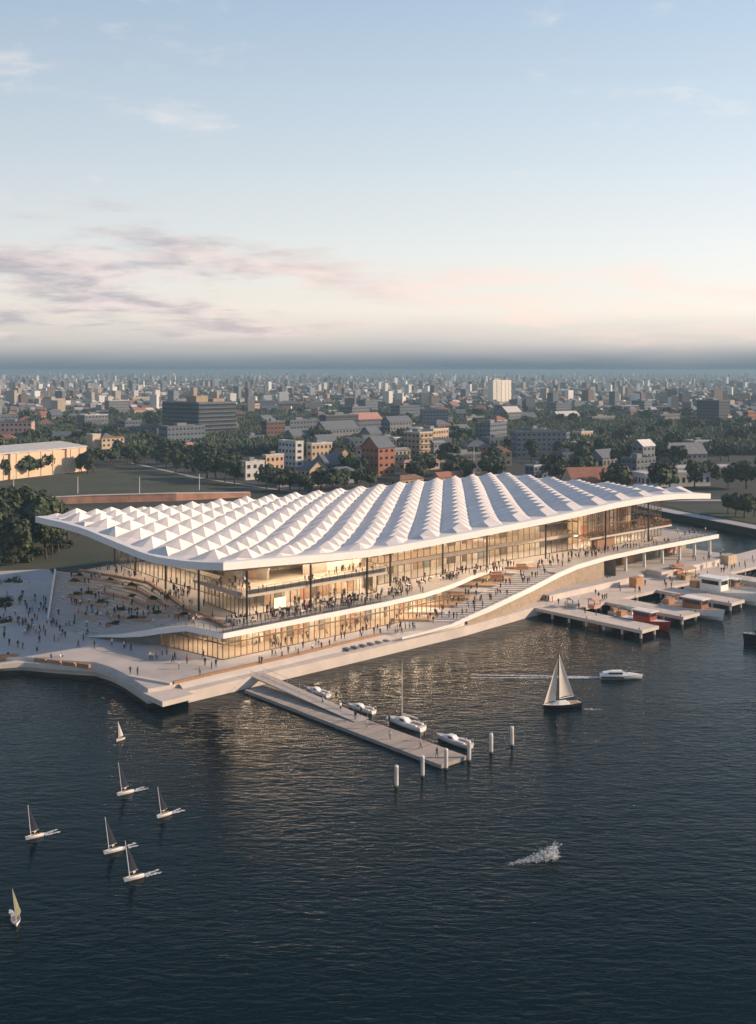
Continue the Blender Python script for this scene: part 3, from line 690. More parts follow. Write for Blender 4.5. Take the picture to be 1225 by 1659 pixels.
# ------------------------------------------------------------------ pier, gangway and mooring posts
M_plank = mat('weathered_plank', (.36, .31, .27), .8, .15, 3, island=.16)
M_pile = mat('concrete_pile', (.56, .52, .49), .8, .14, .8)
pier = empty('floating_pier', W(-1, -40, 0), HROT, 'long floating pier of weathered planks reaching out from the quay', 'pier')
mb = MB(); mb.box(-2.85, -26.2, -.4, 2.85, 27, .5); mb.build('pontoon', mat('pontoon_side', (.30, .29, .28), .8, .1, 1), pier)
pm = MB(); pm.box(-2.95, -.24, .5, 2.95, .24, .62); pm = pm.mesh('plank', M_plank)
for i in range(106): obj('plank', pm, pier, (0, -26 + i * .5, rnd.uniform(-.012, .012)))
gw = empty('gangway', W(.9, -26, 0), HROT, 'sloping gangway of pale boards leading from the quay down to the pier', 'gangway')
mb = MB(); mb.face([(-1.6, 15.5, 2.16), (1.6, 15.5, 2.16), (1.6, -16, .72), (-1.6, -16, .72)]); mb.face([(-1.6, 15.5, 1.86), (1.6, 15.5, 1.86), (1.6, -16, .64), (-1.6, -16, .64)][::-1])
for x in (-1.6, 1.6): mb.face([(x, 15.5, 2.16), (x, 15.5, 1.86), (x, -16, .64), (x, -16, .72)])
mb.face([(-1.6, 15.5, 1.86), (1.6, 15.5, 1.86), (1.6, 15.5, 2.16), (-1.6, 15.5, 2.16)]); mb.face([(-1.6, -16, .64), (1.6, -16, .64), (1.6, -16, .72), (-1.6, -16, .72)])
mb.build('ramp', mat('gangway_boards', (.42, .38, .35), .75, .12, 2), gw)
for x in (-1.55, 1.55):
    mb = MB(); mb.tube([(x, 15.5, 3.1), (x, -16, 1.7)], .035, 6)
    for i in range(9): mb.tube([(x, 15.5 - 3.9 * i, 2.1 - .178 * i), (x, 15.5 - 3.9 * i, 3.1 - .174 * i)], .03, 5)
    mb.build('handrail', M_metal, gw)
def pile_mesh():
    mb = MB(); mb.tube([(0, 0, -.8), (0, 0, 3.0)], .30, 14); me = mb.mesh('post', M_pile); return me
pme = pile_mesh(); cap = MB(); cap.tube([(0, 0, 3.0), (0, 0, 3.22)], [.315, .22], 14); cap = cap.mesh('cap', mat('pile_cap', (.70, .67, .64), .6))
collar = MB(); collar.tube([(0, 0, -.1), (0, 0, .28)], .31, 14); collar = collar.mesh('tide_mark', mat('algae', (.05, .07, .05), .7))
plabels = ['leftmost free standing mooring pile in the water before the pier end', 'second free standing mooring pile left of the pier end', 'mooring pile touching the left corner of the pier end', 'mooring pile touching the right corner of the pier end', 'free standing mooring pile just right of the pier end', 'rightmost mooring pile standing alone in the water']
for k, (s, t) in enumerate([(-14, -67), (-8.3, -66.7), (-3.4, -66.9), (1.8, -66.9), (7.1, -66.8), (12.2, -66.8)]):
    e_ = empty('mooring_pile', W(s, t, 0), 0, plabels[k], 'mooring pile', 'mooring piles in a row off the pier end')
    obj('post', pme, e_); obj('cap', cap, e_); obj('tide_mark', collar, e_)

# ------------------------------------------------------------------ wharf with jetties on the right
mb = MB(); mb.prism(wp([(90, -15.8), (215, -15.8), (240, -4), (240, 2), (190, -.9), (97, -1.2), (88.5, -7.6)]), 1.2, 2.0); structure(mb.build('wharf_deck', [M_conc]))
mb = MB(); mb.prism(wp([(97, -5.6), (140, -5.0), (142, -1.1), (97, -1.1)]), 1.9, 3.5, 0, 1); tag(mb.build('promenade_wall', [M_pave, M_conc]), 'long sunlit wall holding the raised walk beside the wharf', 'retaining wall')
mb = MB(); mb.prism(wp([(146, -7.0), (176, -7.2), (188, -4.5), (188, -1.1), (147, -1.1)]), 1.9, 3.7, 0, 1); tag(mb.build('promenade_wall', [M_pave, M_conc]), 'shorter sunlit wall under the far end of the upper deck', 'retaining wall')
jl = ['nearest jetty finger, longest, carrying people and small stalls', 'second jetty finger between two fishing boats', 'third jetty finger beside the white trawler', 'farthest jetty finger at the right edge of the photo']
for k, (s0, s1, t0, t1) in enumerate([(88.2, 95.0, -40, -7.9), (107.2, 114.5, -38.8, -15.9), (130.0, 136.5, -38.5, -15.9), (160.5, 167, -42, -15.9)]):
    j = empty('jetty', W((s0 + s1) / 2, (t0 + t1) / 2, 0), HROT, jl[k], 'jetty', 'jetty fingers on the wharf'); hw, hl = (s1 - s0) / 2, (t1 - t0) / 2
    mb = MB(); mb.box(-hw, -hl, 1.25, hw, hl, 2.03 if k else 2.04); mb.build('deck', M_conc, j)
    pq = MB(); pq.tube([(0, 0, -.8), (0, 0, 1.27)], .3, 10); pq = pq.mesh('pile', M_pile)
    y = -hl + .8
    while y < hl: 
        for x in (-hw + .7, hw - .7): obj('pile', pq, j, (x, y, 0))
        y += 5.2
    pb = MB(); pb.tube([(0, 0, 0), (0, 0, .35), (0, 0, .4)], [.12, .12, .2], 8); pb = pb.mesh('bollard', M_steel)
    for y in (-hl + 1, 0): 
        for x in (-hw + .3, hw - .3): obj('bollard', pb, j, (x, y, 2.02))
pq = MB(); pq.tube([(0, 0, -.8), (0, 0, 1.22)], .3, 10); pq = pq.mesh('wharf_pile', M_pile)
for s in range(98, 212, 8):
    if any(a - 1 < s < b + 1 for a, b in ((88, 95), (107, 115), (130, 137), (160, 168))): continue
    wpn = globals().get('wpn', 0) + 1; tag(obj('wharf_pile', pq, None, W(s, -15.2, 0)), 'concrete pile under the wharf edge, %s from the nearest jetty' % ['first', 'second', 'third', 'fourth', 'fifth', 'sixth', 'seventh', 'eighth', 'ninth', 'tenth', 'eleventh', 'twelfth', 'thirteenth', 'fourteenth', 'fifteenth'][wpn - 1], 'pile', 'piles under the wharf edge')
# crates, stalls and stores on the wharf
def stall(p, rz, w_, d_, h_, col, label, roof=True):
    s_ = empty('market_stall', p, rz, label, 'market stall'); mm = mat('stall_%0.2f_%0.2f' % (col[0], col[1]), col, .7, .15, 2)
    mb = MB(); mb.box(-w_ / 2, -d_ / 2, 0, w_ / 2, d_ / 2, h_ * .45); mb.build('counter', mm, s_)
    if roof:
        for x in (-w_ / 2 + .1, w_ / 2 - .1):
            for y in (-d_ / 2 + .1, d_ / 2 - .1): mb = MB(); mb.box(x - .06, y - .06, h_ * .4, x + .06, y + .06, h_); mb.build('post', M_steel, s_)
        mb = MB(); a = w_ / 2 + .3; b = d_ / 2 + .3
        mb.face([(-a, -b, h_), (a, -b, h_), (a, 0, h_ + .6), (-a, 0, h_ + .6)]); mb.face([(a, b, h_), (-a, b, h_), (-a, 0, h_ + .6), (a, 0, h_ + .6)])
        mb.face([(-a, -b, h_), (-a, 0, h_ + .6), (-a, b, h_)]); mb.face([(a, -b, h_), (a, b, h_), (a, 0, h_ + .6)]); mb.face([(-a, -b, h_), (-a, b, h_), (a, b, h_), (a, -b, h_)]); mb.build('awning', mm, s_)
    else:
        for i in range(4): mb = MB(); mb.box(-w_ / 2 + i * w_ / 4 + .03, -d_ / 2 - .04, h_ * .45, -w_ / 2 + (i + 1) * w_ / 4 - .03, d_ / 2 + .04, h_); mb.build('crate_side', mm, s_)
    return s_
stall(G(1031, 950, 2.02), HROT, 3.4, 2.4, 2.6, (.42, .24, .13), 'brown timber box kiosk standing alone on the wharf', False)
stall(G(1112, 937, 2.02), HROT, 5.5, 3, 2.8, (.40, .28, .18), 'brown covered fish stall in the middle of the wharf crowd')
stall(G(1096, 930, 2.02), HROT, 3.2, 2.6, 2.4, (.44, .17, .09), 'small red covered stall beside the brown fish stall')
stall(G(1180, 912, 2.02), HROT, 5, 3, 2.6, (.50, .38, .26), 'tan timber store at the far end of the wharf', False)
stall(G(963, 985, 2.04), HROT, 2.6, 2, 2.2, (.55, .34, .26), 'pinkish covered stall on the nearest jetty')
stall(G(928, 983, 2.04), HROT, 2.4, 2, 2.0, (.42, .42, .42), 'grey covered stall at the head of the nearest jetty')
stall(G(1012, 912, 2.82), HROT, 6, 2.5, 2.2, (.45, .25, .12), 'brown counter stall under the upper deck', False)
stall(G(1085, 893, 2.82), HROT, 8, 3, 3.2, (.48, .20, .11), 'red timber stall under the far part of the upper deck', False)
# ------------------------------------------------------------------ boats
M_hullw = mat('white_gelcoat', (.78, .77, .75), .3, .04, 1.0); M_hulld = mat('navy_hull', (.012, .014, .022), .3)
M_deckw = mat('boat_deck', (.62, .58, .53), .6, .08, 1.5); M_teak = mat('teak', (.36, .22, .13), .6, .15, 3); M_bglass = mat('boat_glass', (.02, .025, .03), .1)
M_sail = mat('white_sail', (.82, .79, .75), .7, .04, .6)
def translucent(m, f):
    nt = m.node_tree; o_ = nt.nodes['Material Output']; b_ = nt.nodes['Principled BSDF']; t_ = nt.nodes.new('ShaderNodeBsdfTranslucent'); t_.inputs[0].default_value = (.8, .74, .66, 1)
    x_ = nt.nodes.new('ShaderNodeMixShader'); x_.inputs[0].default_value = f; nt.links.new(b_.outputs[0], x_.inputs[1]); nt.links.new(t_.outputs[0], x_.inputs[2]); nt.links.new(x_.outputs[0], o_.inputs[0])
translucent(M_sail, .45); M_saild = mat('dark_sail', (.026, .030, .046), .8, .1, 1, spec=.05); M_sailg = mat('olive_sail', (.20, .21, .13), .7, .1, 1)
M_red = mat('red_paint', (.30, .04, .03), .5, .15, 1); M_foam = mat('foam', (.80, .82, .84), .8, .15, 2.0)
def lacy(m, sc, lo, hi):
    nt = m.node_tree; o_ = nt.nodes['Material Output']; b_ = nt.nodes['Principled BSDF']; t_ = nt.nodes.new('ShaderNodeBsdfTransparent'); g_ = nt.nodes.new('ShaderNodeNewGeometry')
    n_ = nt.nodes.new('ShaderNodeTexNoise'); n_.inputs['Scale'].default_value = sc; n_.inputs['Detail'].default_value = 4; nt.links.new(g_.outputs['Position'], n_.inputs[0])
    r_ = nt.nodes.new('ShaderNodeMapRange'); r_.inputs[1].default_value = lo; r_.inputs[2].default_value = hi; r_.inputs[4].default_value = .8; nt.links.new(n_.outputs[0], r_.inputs[0])
    x_ = nt.nodes.new('ShaderNodeMixShader'); nt.links.new(r_.outputs[0], x_.inputs[0]); nt.links.new(t_.outputs[0], x_.inputs[1]); nt.links.new(b_.outputs[0], x_.inputs[2]); nt.links.new(x_.outputs[0], o_.inputs[0])
lacy(M_foam, 2.6, .30, .60)
M_alu = mat('mast_alloy', (.60, .60, .60), .35, metal=.5)
def hull_mesh(L_, B_, F_, name, mats, bow=.35, sheer=.25, stern=.75, flare=1.0, below=.3):
    """x forward, pointed bow, transom stern; top is an inset deck with a raised toe rail"""
    mb = MB(); ns = 14; ringsP = []
    for i in range(ns + 1):
        u = i / ns; x = -L_ / 2 + L_ * u
        wd = B_ / 2 * (stern + (1 - stern) * smooth(u, 0, .4)) * (1 - max(0, (u - .45) / .55) ** 2.1)
        z = F_ * (1 + sheer * max(0, u - .2) ** 1.6)
        wd = max(wd, .015)
        ringsP.append([(x - .03 * L_ * (1 - u) * 0, -wd * .55 * (1 - .4 * u), -below * (1 - .7 * u)), (x + .02 * L_ * u, -wd * .93, F_ * .45), (x + .045 * L_ * u, -wd, z), (x + .045 * L_ * u, -wd * .93, z), (x + .04 * L_ * u, -wd * .9, z - .08), (x + .04 * L_ * u, wd * .9, z - .08), (x + .045 * L_ * u, wd * .93, z), (x + .045 * L_ * u, wd, z), (x + .02 * L_ * u, wd * .93, F_ * .45), (x, wd * .55 * (1 - .4 * u), -below * (1 - .7 * u))])
    n = 10
    for a, b in zip(ringsP, ringsP[1:]):
        for k in range(n):
            k2 = (k + 1) % n; mb.face([a[k], a[k2], b[k2], b[k]], 1 if 3 <= k <= 5 else 0)
    mb.face(ringsP[0][::-1], 0); mb.face(ringsP[-1], 0)
    me = mb.mesh(name, mats); bm = bmesh.new(); bm.from_mesh(me); bmesh.ops.remove_doubles(bm, verts=bm.verts, dist=.0005); bmesh.ops.recalc_face_normals(bm, faces=bm.faces); bm.to_mesh(me); bm.free(); return me
def sail_mb(P0, P1, P2, belly, nx=5, nz=8):
    """a triangular sail cut P0 tack, P1 head, P2 clew with a cambered belly"""
    mb = MB(); P0, P1, P2 = Vector(P0), Vector(P1), Vector(P2); belly = Vector(belly); rows = []
    for j in range(nz + 1):
        v = j / nz; a = P0.lerp(P1, v); b = P2.lerp(P1, v); r = []
        for i in range(nx + 1):
            u = i / nx; p = a.lerp(b, u) + belly * (4 * u * (1 - u) * .8 * (1 - v) ** .6) + (b - a) * 0.0
            r.append(p)
        rows.append(r)
    th = belly.normalized() * .012
    for s_ in (1, -1):
        for j in range(nz):
            for i in range(nx):
                q = [rows[j][i], rows[j][i + 1], rows[j + 1][i + 1], rows[j + 1][i]]; q = [p + th * s_ for p in q]; mb.face(q if s_ > 0 else q[::-1])
    return mb
def moored_yacht(L_, label, s, t, mast=0, rz=0, cover=False, hm=None):
    b = empty('moored_boat', W(s, t, 0), HROT + pi / 2 + rz, label, 'boat', 'white boats moored along the pier')
    h = obj('hull', hull_mesh(L_, L_ * .30, L_ * .105, 'hull', [hm or M_hullw, M_deckw], stern=.72), b)
    F_ = L_ * .105
    mb = MB(); rr = []
    for i, (x, w_, z) in enumerate([(-.10, .088, .9), (.0, .095, 1.72), (.14, .085, 1.75), (.30, .04, 1.25), (.34, .02, 1.0)]):
        rr.append([(x * L_, -w_ * L_, F_ * .85), (x * L_, -w_ * L_ * .8, F_ * z), (x * L_, w_ * L_ * .8, F_ * z), (x * L_, w_ * L_, F_ * .85)])
    mb.loft(rr); mb.build('coachroof', M_hullw, b)
    for sg in (-1, 1):
        mb = MB(); mb.face([(-.02 * L_, sg * .0975 * L_, F_ * 1.15), (.12 * L_, sg * .093 * L_, F_ * 1.2), (.12 * L_, sg * .086 * L_, F_ * 1.55), (-.0 * L_, sg * .09 * L_, F_ * 1.5)]); mb.build('side_window', M_bglass, b)
    mb = MB(); mb.box(-.40 * L_, -.085 * L_, F_ * .72, -.12 * L_, .085 * L_, F_ * .97); mb.build('cockpit_floor', M_teak, b)
    for sg in (-1, 1): mb = MB(); mb.box(-.40 * L_, sg * .105 * L_ - .025 * L_, F_ * .9, -.12 * L_, sg * .105 * L_ + .025 * L_, F_ * 1.25); mb.build('cockpit_bench', M_hullw, b)
    mb = MB(); mb.tube([(-.36 * L_, 0, F_), (-.36 * L_, 0, F_ * 1.9)], .05, 6); mb.tube([(-.37 * L_, -.3, F_ * 1.7), (-.37 * L_, 0, F_ * 2.1), (-.37 * L_, .3, F_ * 1.7)], .03, 6); mb.build('steering_wheel', M_metal, b)
    mb = MB(); mb.tube([(-.48 * L_, -.11 * L_, F_), (-.48 * L_, -.11 * L_, F_ * 1.9), (-.48 * L_, .11 * L_, F_ * 1.9), (-.48 * L_, .11 * L_, F_)], .025, 5); mb.build('stern_rail', M_metal, b)
    if mast:
        mb = MB(); mb.tube([(.12 * L_, 0, F_), (.12 * L_, 0, mast)], [.085, .05], 8); mb.build('mast', M_alu, b)
        mb = MB(); mb.tube([(.11 * L_, 0, F_ * 2.2), (-.34 * L_, 0, F_ * 2.3)], .06, 7); bo = mb.build('boom', M_alu, b)
        mb = MB(); mb.tube([(.09 * L_, 0, F_ * 2.35), (-.12 * L_, 0, F_ * 2.5), (-.33 * L_, 0, F_ * 2.42)], [.16, .14, .07], 7); mb.build('furled_sail', M_sail, b)
        for zz in (.4, .7): mb = MB(); mb.tube([(.12 * L_, -.10 * L_, mast * zz), (.12 * L_, .10 * L_, mast * zz)], .025, 5); mb.build('spreader', M_alu, b)
        mb = MB()
        for e_ in ((.5 * L_, 0), (-.48 * L_, 0)): mb.tube([(e_[0], e_[1], F_ * 1.1), (.12 * L_, 0, mast - .1)], .014, 4)
        for sg in (-1, 1): mb.tube([(.10 * L_, sg * .13 * L_, F_), (.12 * L_, sg * .10 * L_, mast * .4), (.12 * L_, sg * .07 * L_, mast * .7), (.12 * L_, 0, mast - .1)], .014, 4)
        o = mb.build('rigging', M_steel, b); o['kind'] = 'stuff'
    return b
moored_yacht(6.4, 'white motor launch moored nearest the quay along the pier', 6.2, -23.0, rz=.04)
moored_yacht(6.2, 'white open boat moored second along the pier, without a mast', 5.8, -36.2, rz=.12)
moored_yacht(8.0, 'white sailing yacht with a tall bare mast moored along the pier', 5.9, -48.0, mast=11.5, rz=.06)
moored_yacht(7.2, 'greyish white yacht moored last, beside the pier end', 5.9, -59.6, rz=.05, hm=mat('grey_gelcoat', (.50, .51, .53), .35))
# the big sailing yacht under way
p = G(911, 1147, 0); sb = empty('sailing_yacht', p, radians(199), 'large sailing yacht under full white sails with a dark hull', 'sailing yacht')
obj('hull', hull_mesh(7.4, 2.3, .85, 'hull', [M_hulld, M_deckw], stern=.7), sb)
mb = MB(); mb.loft([[(x, -w_, .75), (x, -w_ * .8, z), (x, w_ * .8, z), (x, w_, .75)] for x, w_, z in ((-1.3, .7, .85), (-1.0, .72, 1.25), (.9, .6, 1.28), (1.9, .25, 1.0))]); mb.build('coachroof', M_hullw, sb)
mb = MB(); mb.box(-3.3, -.6, .62, -1.4, .6, .84); mb.build('cockpit_floor', M_teak, sb)
mb = MB(); mb.tube([(.7, 0, .7), (.7, 0, 10.2)], [.09, .05], 8); mb.build('mast', M_steel, sb)
mb = MB(); mb.tube([(.6, 0, 1.75), (-2.7, -.45, 1.85)], .06, 7); mb.build('boom', M_alu, sb)
sail_mb((.58, 0, 1.9), (.62, 0, 10.0), (-2.65, -.45, 1.98), (0, -.5, 0)).build('mainsail', M_sail, sb, smooth=True, fix=False)
sail_mb((3.75, 0, 1.1), (.85, 0, 9.2), (.95, -.7, 1.25), (0, -.45, 0)).build('jib', M_sail, sb, smooth=True, fix=False)
mb = MB(); mb.tube([(-3.5, -.7, .85), (-3.5, -.7, 1.5), (-3.55, .7, 1.5), (-3.5, .7, .85)], .03, 5); mb.build('stern_rail', M_metal, sb)
# motor boat
p = G(1006, 1099, 0); mo = empty('motor_boat', p, radians(-2), 'white motor boat with a dark side stripe speeding to the right with a long wake', 'motor boat')
obj('hull', hull_mesh(8.2, 2.3, .8, 'hull', [M_hullw, M_hullw], stern=.85), mo)
for sg in (-1, 1): mb = MB(); mb.face([(-4.0, sg * 1.00, .2), (.4, sg * 1.14, .25), (.4, sg * 1.19, .55), (-4.0, sg * 1.06, .55)]); mb.build('hull_stripe', M_hulld, mo)
mb = MB(); mb.loft([[(x, -w_, .72), (x, -w_ * .82, z), (x, w_ * .82, z), (x, w_, .72)] for x, w_, z in ((-3.6, .9, 1.2), (-1.8, .95, 1.5), (.2, .9, 1.55), (1.4, .65, 1.15), (3.4, .2, 1.0))]); mb.build('cabin', M_hullw, mo)
for sg in (-1, 1): mb = MB(); mb.box(-2.6, sg * .9 - .05, 1.05, .2, sg * .9 + .03, 1.36); mb.build('side_window', M_bglass, mo)
mb = MB(); mb.face([(.25, -.7, 1.57), (.25, .7, 1.57), (1.35, .5, 1.2), (1.35, -.5, 1.2)]); mb.build('windscreen', M_bglass, mo)
mb = MB(); mb.tube([(2, -.5, 1.1), (2.2, -.5, 1.5), (4.0, 0, 1.55), (2.2, .5, 1.5), (2, .5, 1.1)], .025, 5); mb.build('bow_rail', M_metal, mo)
def wake(name, loc, rz, L_, spread, w_, label, seed, n=60, group='wakes behind moving boats'):
    """broken foam: many small flat flakes lying on the water along two diverging lines"""
    r = random.Random(seed); mb = MB()
    for i in range(n):
        u = r.random(); sg = (-1, 1)[i % 2]; x = -u * L_; y = sg * spread * (.3 + u * .7) + r.gauss(0, w_ * .18)
        a = L_ * r.uniform(.05, .12); b = w_ * r.uniform(.25, .55) * (1.15 - .6 * u); k = 9
        mb.face([(x + a * cos(2 * pi * j / k) * r.uniform(.85, 1.15), y + b * sin(2 * pi * j / k) * r.uniform(.8, 1.2), .03 + .003 * (i % 20)) for j in range(k)])
    o = mb.build(name, M_foam); o.location = loc; o.rotation_euler = (0, 0, rz); tag(o, label, 'wake', group, 'stuff'); return o
wake('wake', G(974, 1098, 0), radians(-2), 24, 1.0, .55, 'long white wake behind the motor boat', 3, 260)
wake('wake', G(944, 1149, 0), radians(176), 3.4, .35, .2, 'short wake behind the sailing yacht', 4, 24)
# jet of spray in the open water with its rider
p = G(902, 1392, 0)
r = random.Random(9); mb = MB()
for i in range(1500):
    u = r.random() ** 1.2; x = -u * 6.4; h = (1 - u) ** 1.3 * 1.9 * r.random() ** 1.3; y = r.gauss(0, .34 * (1 - u * .5)) - .8 * u
    s_ = r.uniform(.03, .13) * (1.3 - u); c = Vector((x + r.gauss(0, .25), y, h + .05)); a = r.uniform(0, 6)
    mb.face([c + Vector((cos(a + k * 1.26) * s_ * 1.4, sin(a + k * 1.26) * s_, s_ * .8 * sin(k * 2.2 + a))) for k in range(5)])
M_spray = mat('spray_drops', (.75, .78, .80), .9); lacy(M_spray, 3.5, .35, .75)
o = mb.build('spray', M_spray); o.location = p + Vector((0, 0, .05)); o.rotation_euler = (0, 0, .12); tag(o, 'burst of white spray thrown up in the open dark water', 'spray', None, 'stuff')
# dinghies
def dinghy(px, py, rz, L_, heel, sm, label, seed, jib=True, wk=True):
    L_ *= .86; p = G(px, py, 0); d = empty('sailing_dinghy', p, rz, label, 'dinghy', 'sailing dinghies'); d.rotation_euler = (radians(heel), 0, rz)
    obj('hull', hull_mesh(L_ * .76, L_ * .36, L_ * .12, 'hull', [M_hullw, M_deckw], stern=.78, below=.12), d)
    mb = MB(); mb.box(-L_ * .33, -L_ * .10, L_ * .085, L_ * .08, L_ * .10, L_ * .125); mb.build('cockpit_floor', M_teak, d)
    mb = MB(); mb.tube([(L_ * .16, 0, .1), (L_ * .16, 0, L_ * 1.42)], [.065, .04], 6); mb.build('mast', M_alu, d)
    ba = radians(60 if rz < 4.5 else 84) - rz; q = (L_ * .15 + cos(ba) * L_ * .46, sin(ba) * L_ * .46)          # boom squared off away from the bow
    mb = MB(); mb.tube([(L_ * .15, 0, L_ * .26), (q[0], q[1], L_ * .27)], .03, 6); mb.build('boom', M_alu, d)
    bel = (cos(ba - pi / 2) * .3, sin(ba - pi / 2) * .3, 0)
    sail_mb((L_ * .15, 0, L_ * .29), (L_ * .15, 0, L_ * 1.40), (q[0], q[1], L_ * .29), bel).build('mainsail', sm, d, smooth=True, fix=False)
    if jib: sail_mb((-L_ * .02, -.15, L_ * .18), (-L_ * .02, -.1, L_ * .55), (-L_ * .16, -L_ * .12, L_ * .2), (0, -.12, 0), 3, 5).build('small_sail', M_sail, d, smooth=True, fix=False)
    if wk: wake('wake', p + Vector((-cos(rz) * L_ * .36, -sin(rz) * L_ * .36, 0)), rz, L_ * .7, .45, .40, 'foam trail behind the %s' % label.split(',')[0], seed, 150)
    return d
bowdir = radians(222)
dinghy(195, 1199, radians(240), 2.6, 3, M_sail, 'small white dinghy with a pale sail, nearest the quay corner', 31, False, False)
dinghy(203, 1286, radians(221), 3.7, 15, M_saild, 'dark sailed dinghy second from the quay, with foam behind it', 32)
dinghy(266, 1322, radians(226), 3.3, 13, M_saild, 'dark sailed dinghy farthest to the right of the dinghy group', 33)
dinghy(56, 1357, radians(219), 3.5, 15, M_saild, 'dark sailed dinghy near the left edge, level with the middle of the group', 34)
dinghy(183, 1380, radians(219), 3.6, 17, M_saild, 'dark sailed dinghy in the middle of the group, close behind the lowest one', 35)
dinghy(217, 1424, radians(216), 3.7, 19, M_saild, 'dark sailed dinghy lowest on the right of the group', 36)
dinghy(26, 1494, radians(292), 3.3, 6, M_sailg, 'dinghy with an olive sail at the lower left of the photo', 37, False)
# fishing boats in the jetty berths
def fisher(s, t, L_, hullm, cabm, roofm, label, kind=0):
    b = empty('fishing_boat', W(s, t, 0), HROT - pi / 2, label, 'fishing boat', 'fishing boats in the jetty berths'); F_ = L_ * .112
    obj('hull', hull_mesh(L_, L_ * .29, F_, 'hull', hullm, sheer=.7, stern=.85), b)
    x0, x1 = (-.28, .02) if kind else (-.10, .22)
    cab = MB(); cab.box(x0 * L_, -.095 * L_, F_ * .9, x1 * L_, .095 * L_, F_ + .15 * L_); c = cab.build('cabin', cabm, b)
    for sg in (-1, 1): mb = MB(); mb.box((x0 + .03) * L_, sg * .097 * L_ - .02, F_ + .08 * L_, (x1 - .03) * L_, sg * .097 * L_ + .02, F_ + .13 * L_); mb.build('side_window', M_bglass, b)
    mb = MB(); mb.box(x1 * L_ - .02, -.08 * L_, F_ + .08 * L_, x1 * L_ + .03, .08 * L_, F_ + .13 * L_); mb.build('windscreen', M_bglass, b)
    mb = MB(); mb.box((x0 - .03) * L_, -.11 * L_, F_ + .15 * L_, (x1 + .03) * L_, .11 * L_, F_ + .165 * L_); mb.build('cabin_roof', roofm, b)
    mx = .1 * L_ if kind else -.22 * L_
    mb = MB(); mb.tube([(mx, 0, F_ * .8), (mx, 0, L_ * (.62 if kind else .34))], [.08, .04], 7); mb.build('mast', M_alu, b)
    for sg in (-1, 1): mb = MB(); mb.tube([(mx, 0, F_ + .2), (mx + .28 * L_ * (1 if kind else -.6), sg * .12 * L_, L_ * (.45 if kind else .26))], .045, 6); mb.build('derrick', M_alu, b)
    mb = MB(); mb.box(-.44 * L_, -.08 * L_, F_ * .9, -.34 * L_, .08 * L_, F_ * 1.7); mb.build('fish_hold', M_timber, b)
    mb = MB(); mb.tube([(.28 * L_, -.10 * L_, F_ * 1.1), (.30 * L_, -.10 * L_, F_ * 2), (.49 * L_, 0, F_ * 2.2), (.30 * L_, .10 * L_, F_ * 2), (.28 * L_, .10 * L_, F_ * 1.1)], .035, 5); mb.build('bow_rail', M_metal, b)
    return b
fisher(99.0, -32.5, 15, [M_red, M_hullw], M_red, M_hullw, 'red fishing boat with a white cabin roof berthed beside the nearest jetty')
fisher(103.6, -25, 10, [M_hullw, M_deckw], M_hullw, mat('teal_roof', (.10, .22, .22), .5), 'small pale work boat tucked in behind the red fishing boat')
fisher(118.6, -34, 17, [M_hullw, M_teak], mat('brown_cabin', (.26, .12, .07), .5, .1, 1), M_hullw, 'white fishing boat with a brown cabin between the second and third jetties')
fisher(124.4, -28, 12, [mat('grey_hull', (.35, .36, .38), .5), M_deckw], M_hullw, M_red, 'grey fishing boat with a red roof beside the brown cabin boat')
fisher(141.2, -29.5, 21, [M_hullw, M_deckw], M_hullw, M_hullw, 'big white trawler with masts and derricks beside the third jetty', 1)
fisher(152.5, -27, 14, [M_hullw, M_teak], mat('brown_cabin', (.26, .12, .07), .5, .1, 1), M_hullw, 'fishing boat with a brown cabin behind the white trawler', 1)
p = G(1229, 1042, 0); tb = empty('dark_ketch', p, radians(178), 'dark hulled boat cut off by the right edge of the photo', 'boat')
obj('hull', hull_mesh(6.5, 2.4, 2.0, 'hull', [M_hulld, M_deckw], stern=.8), tb)
mb = MB(); mb.box(-1.8, -.8, 1.8, .6, .8, 3.0); mb.build('cabin', M_hulld, tb)
mb = MB(); mb.tube([(1.2, 0, 1.8), (1.2, 0, 7.5)], [.09, .05], 7); mb.build('mast', M_steel, tb)
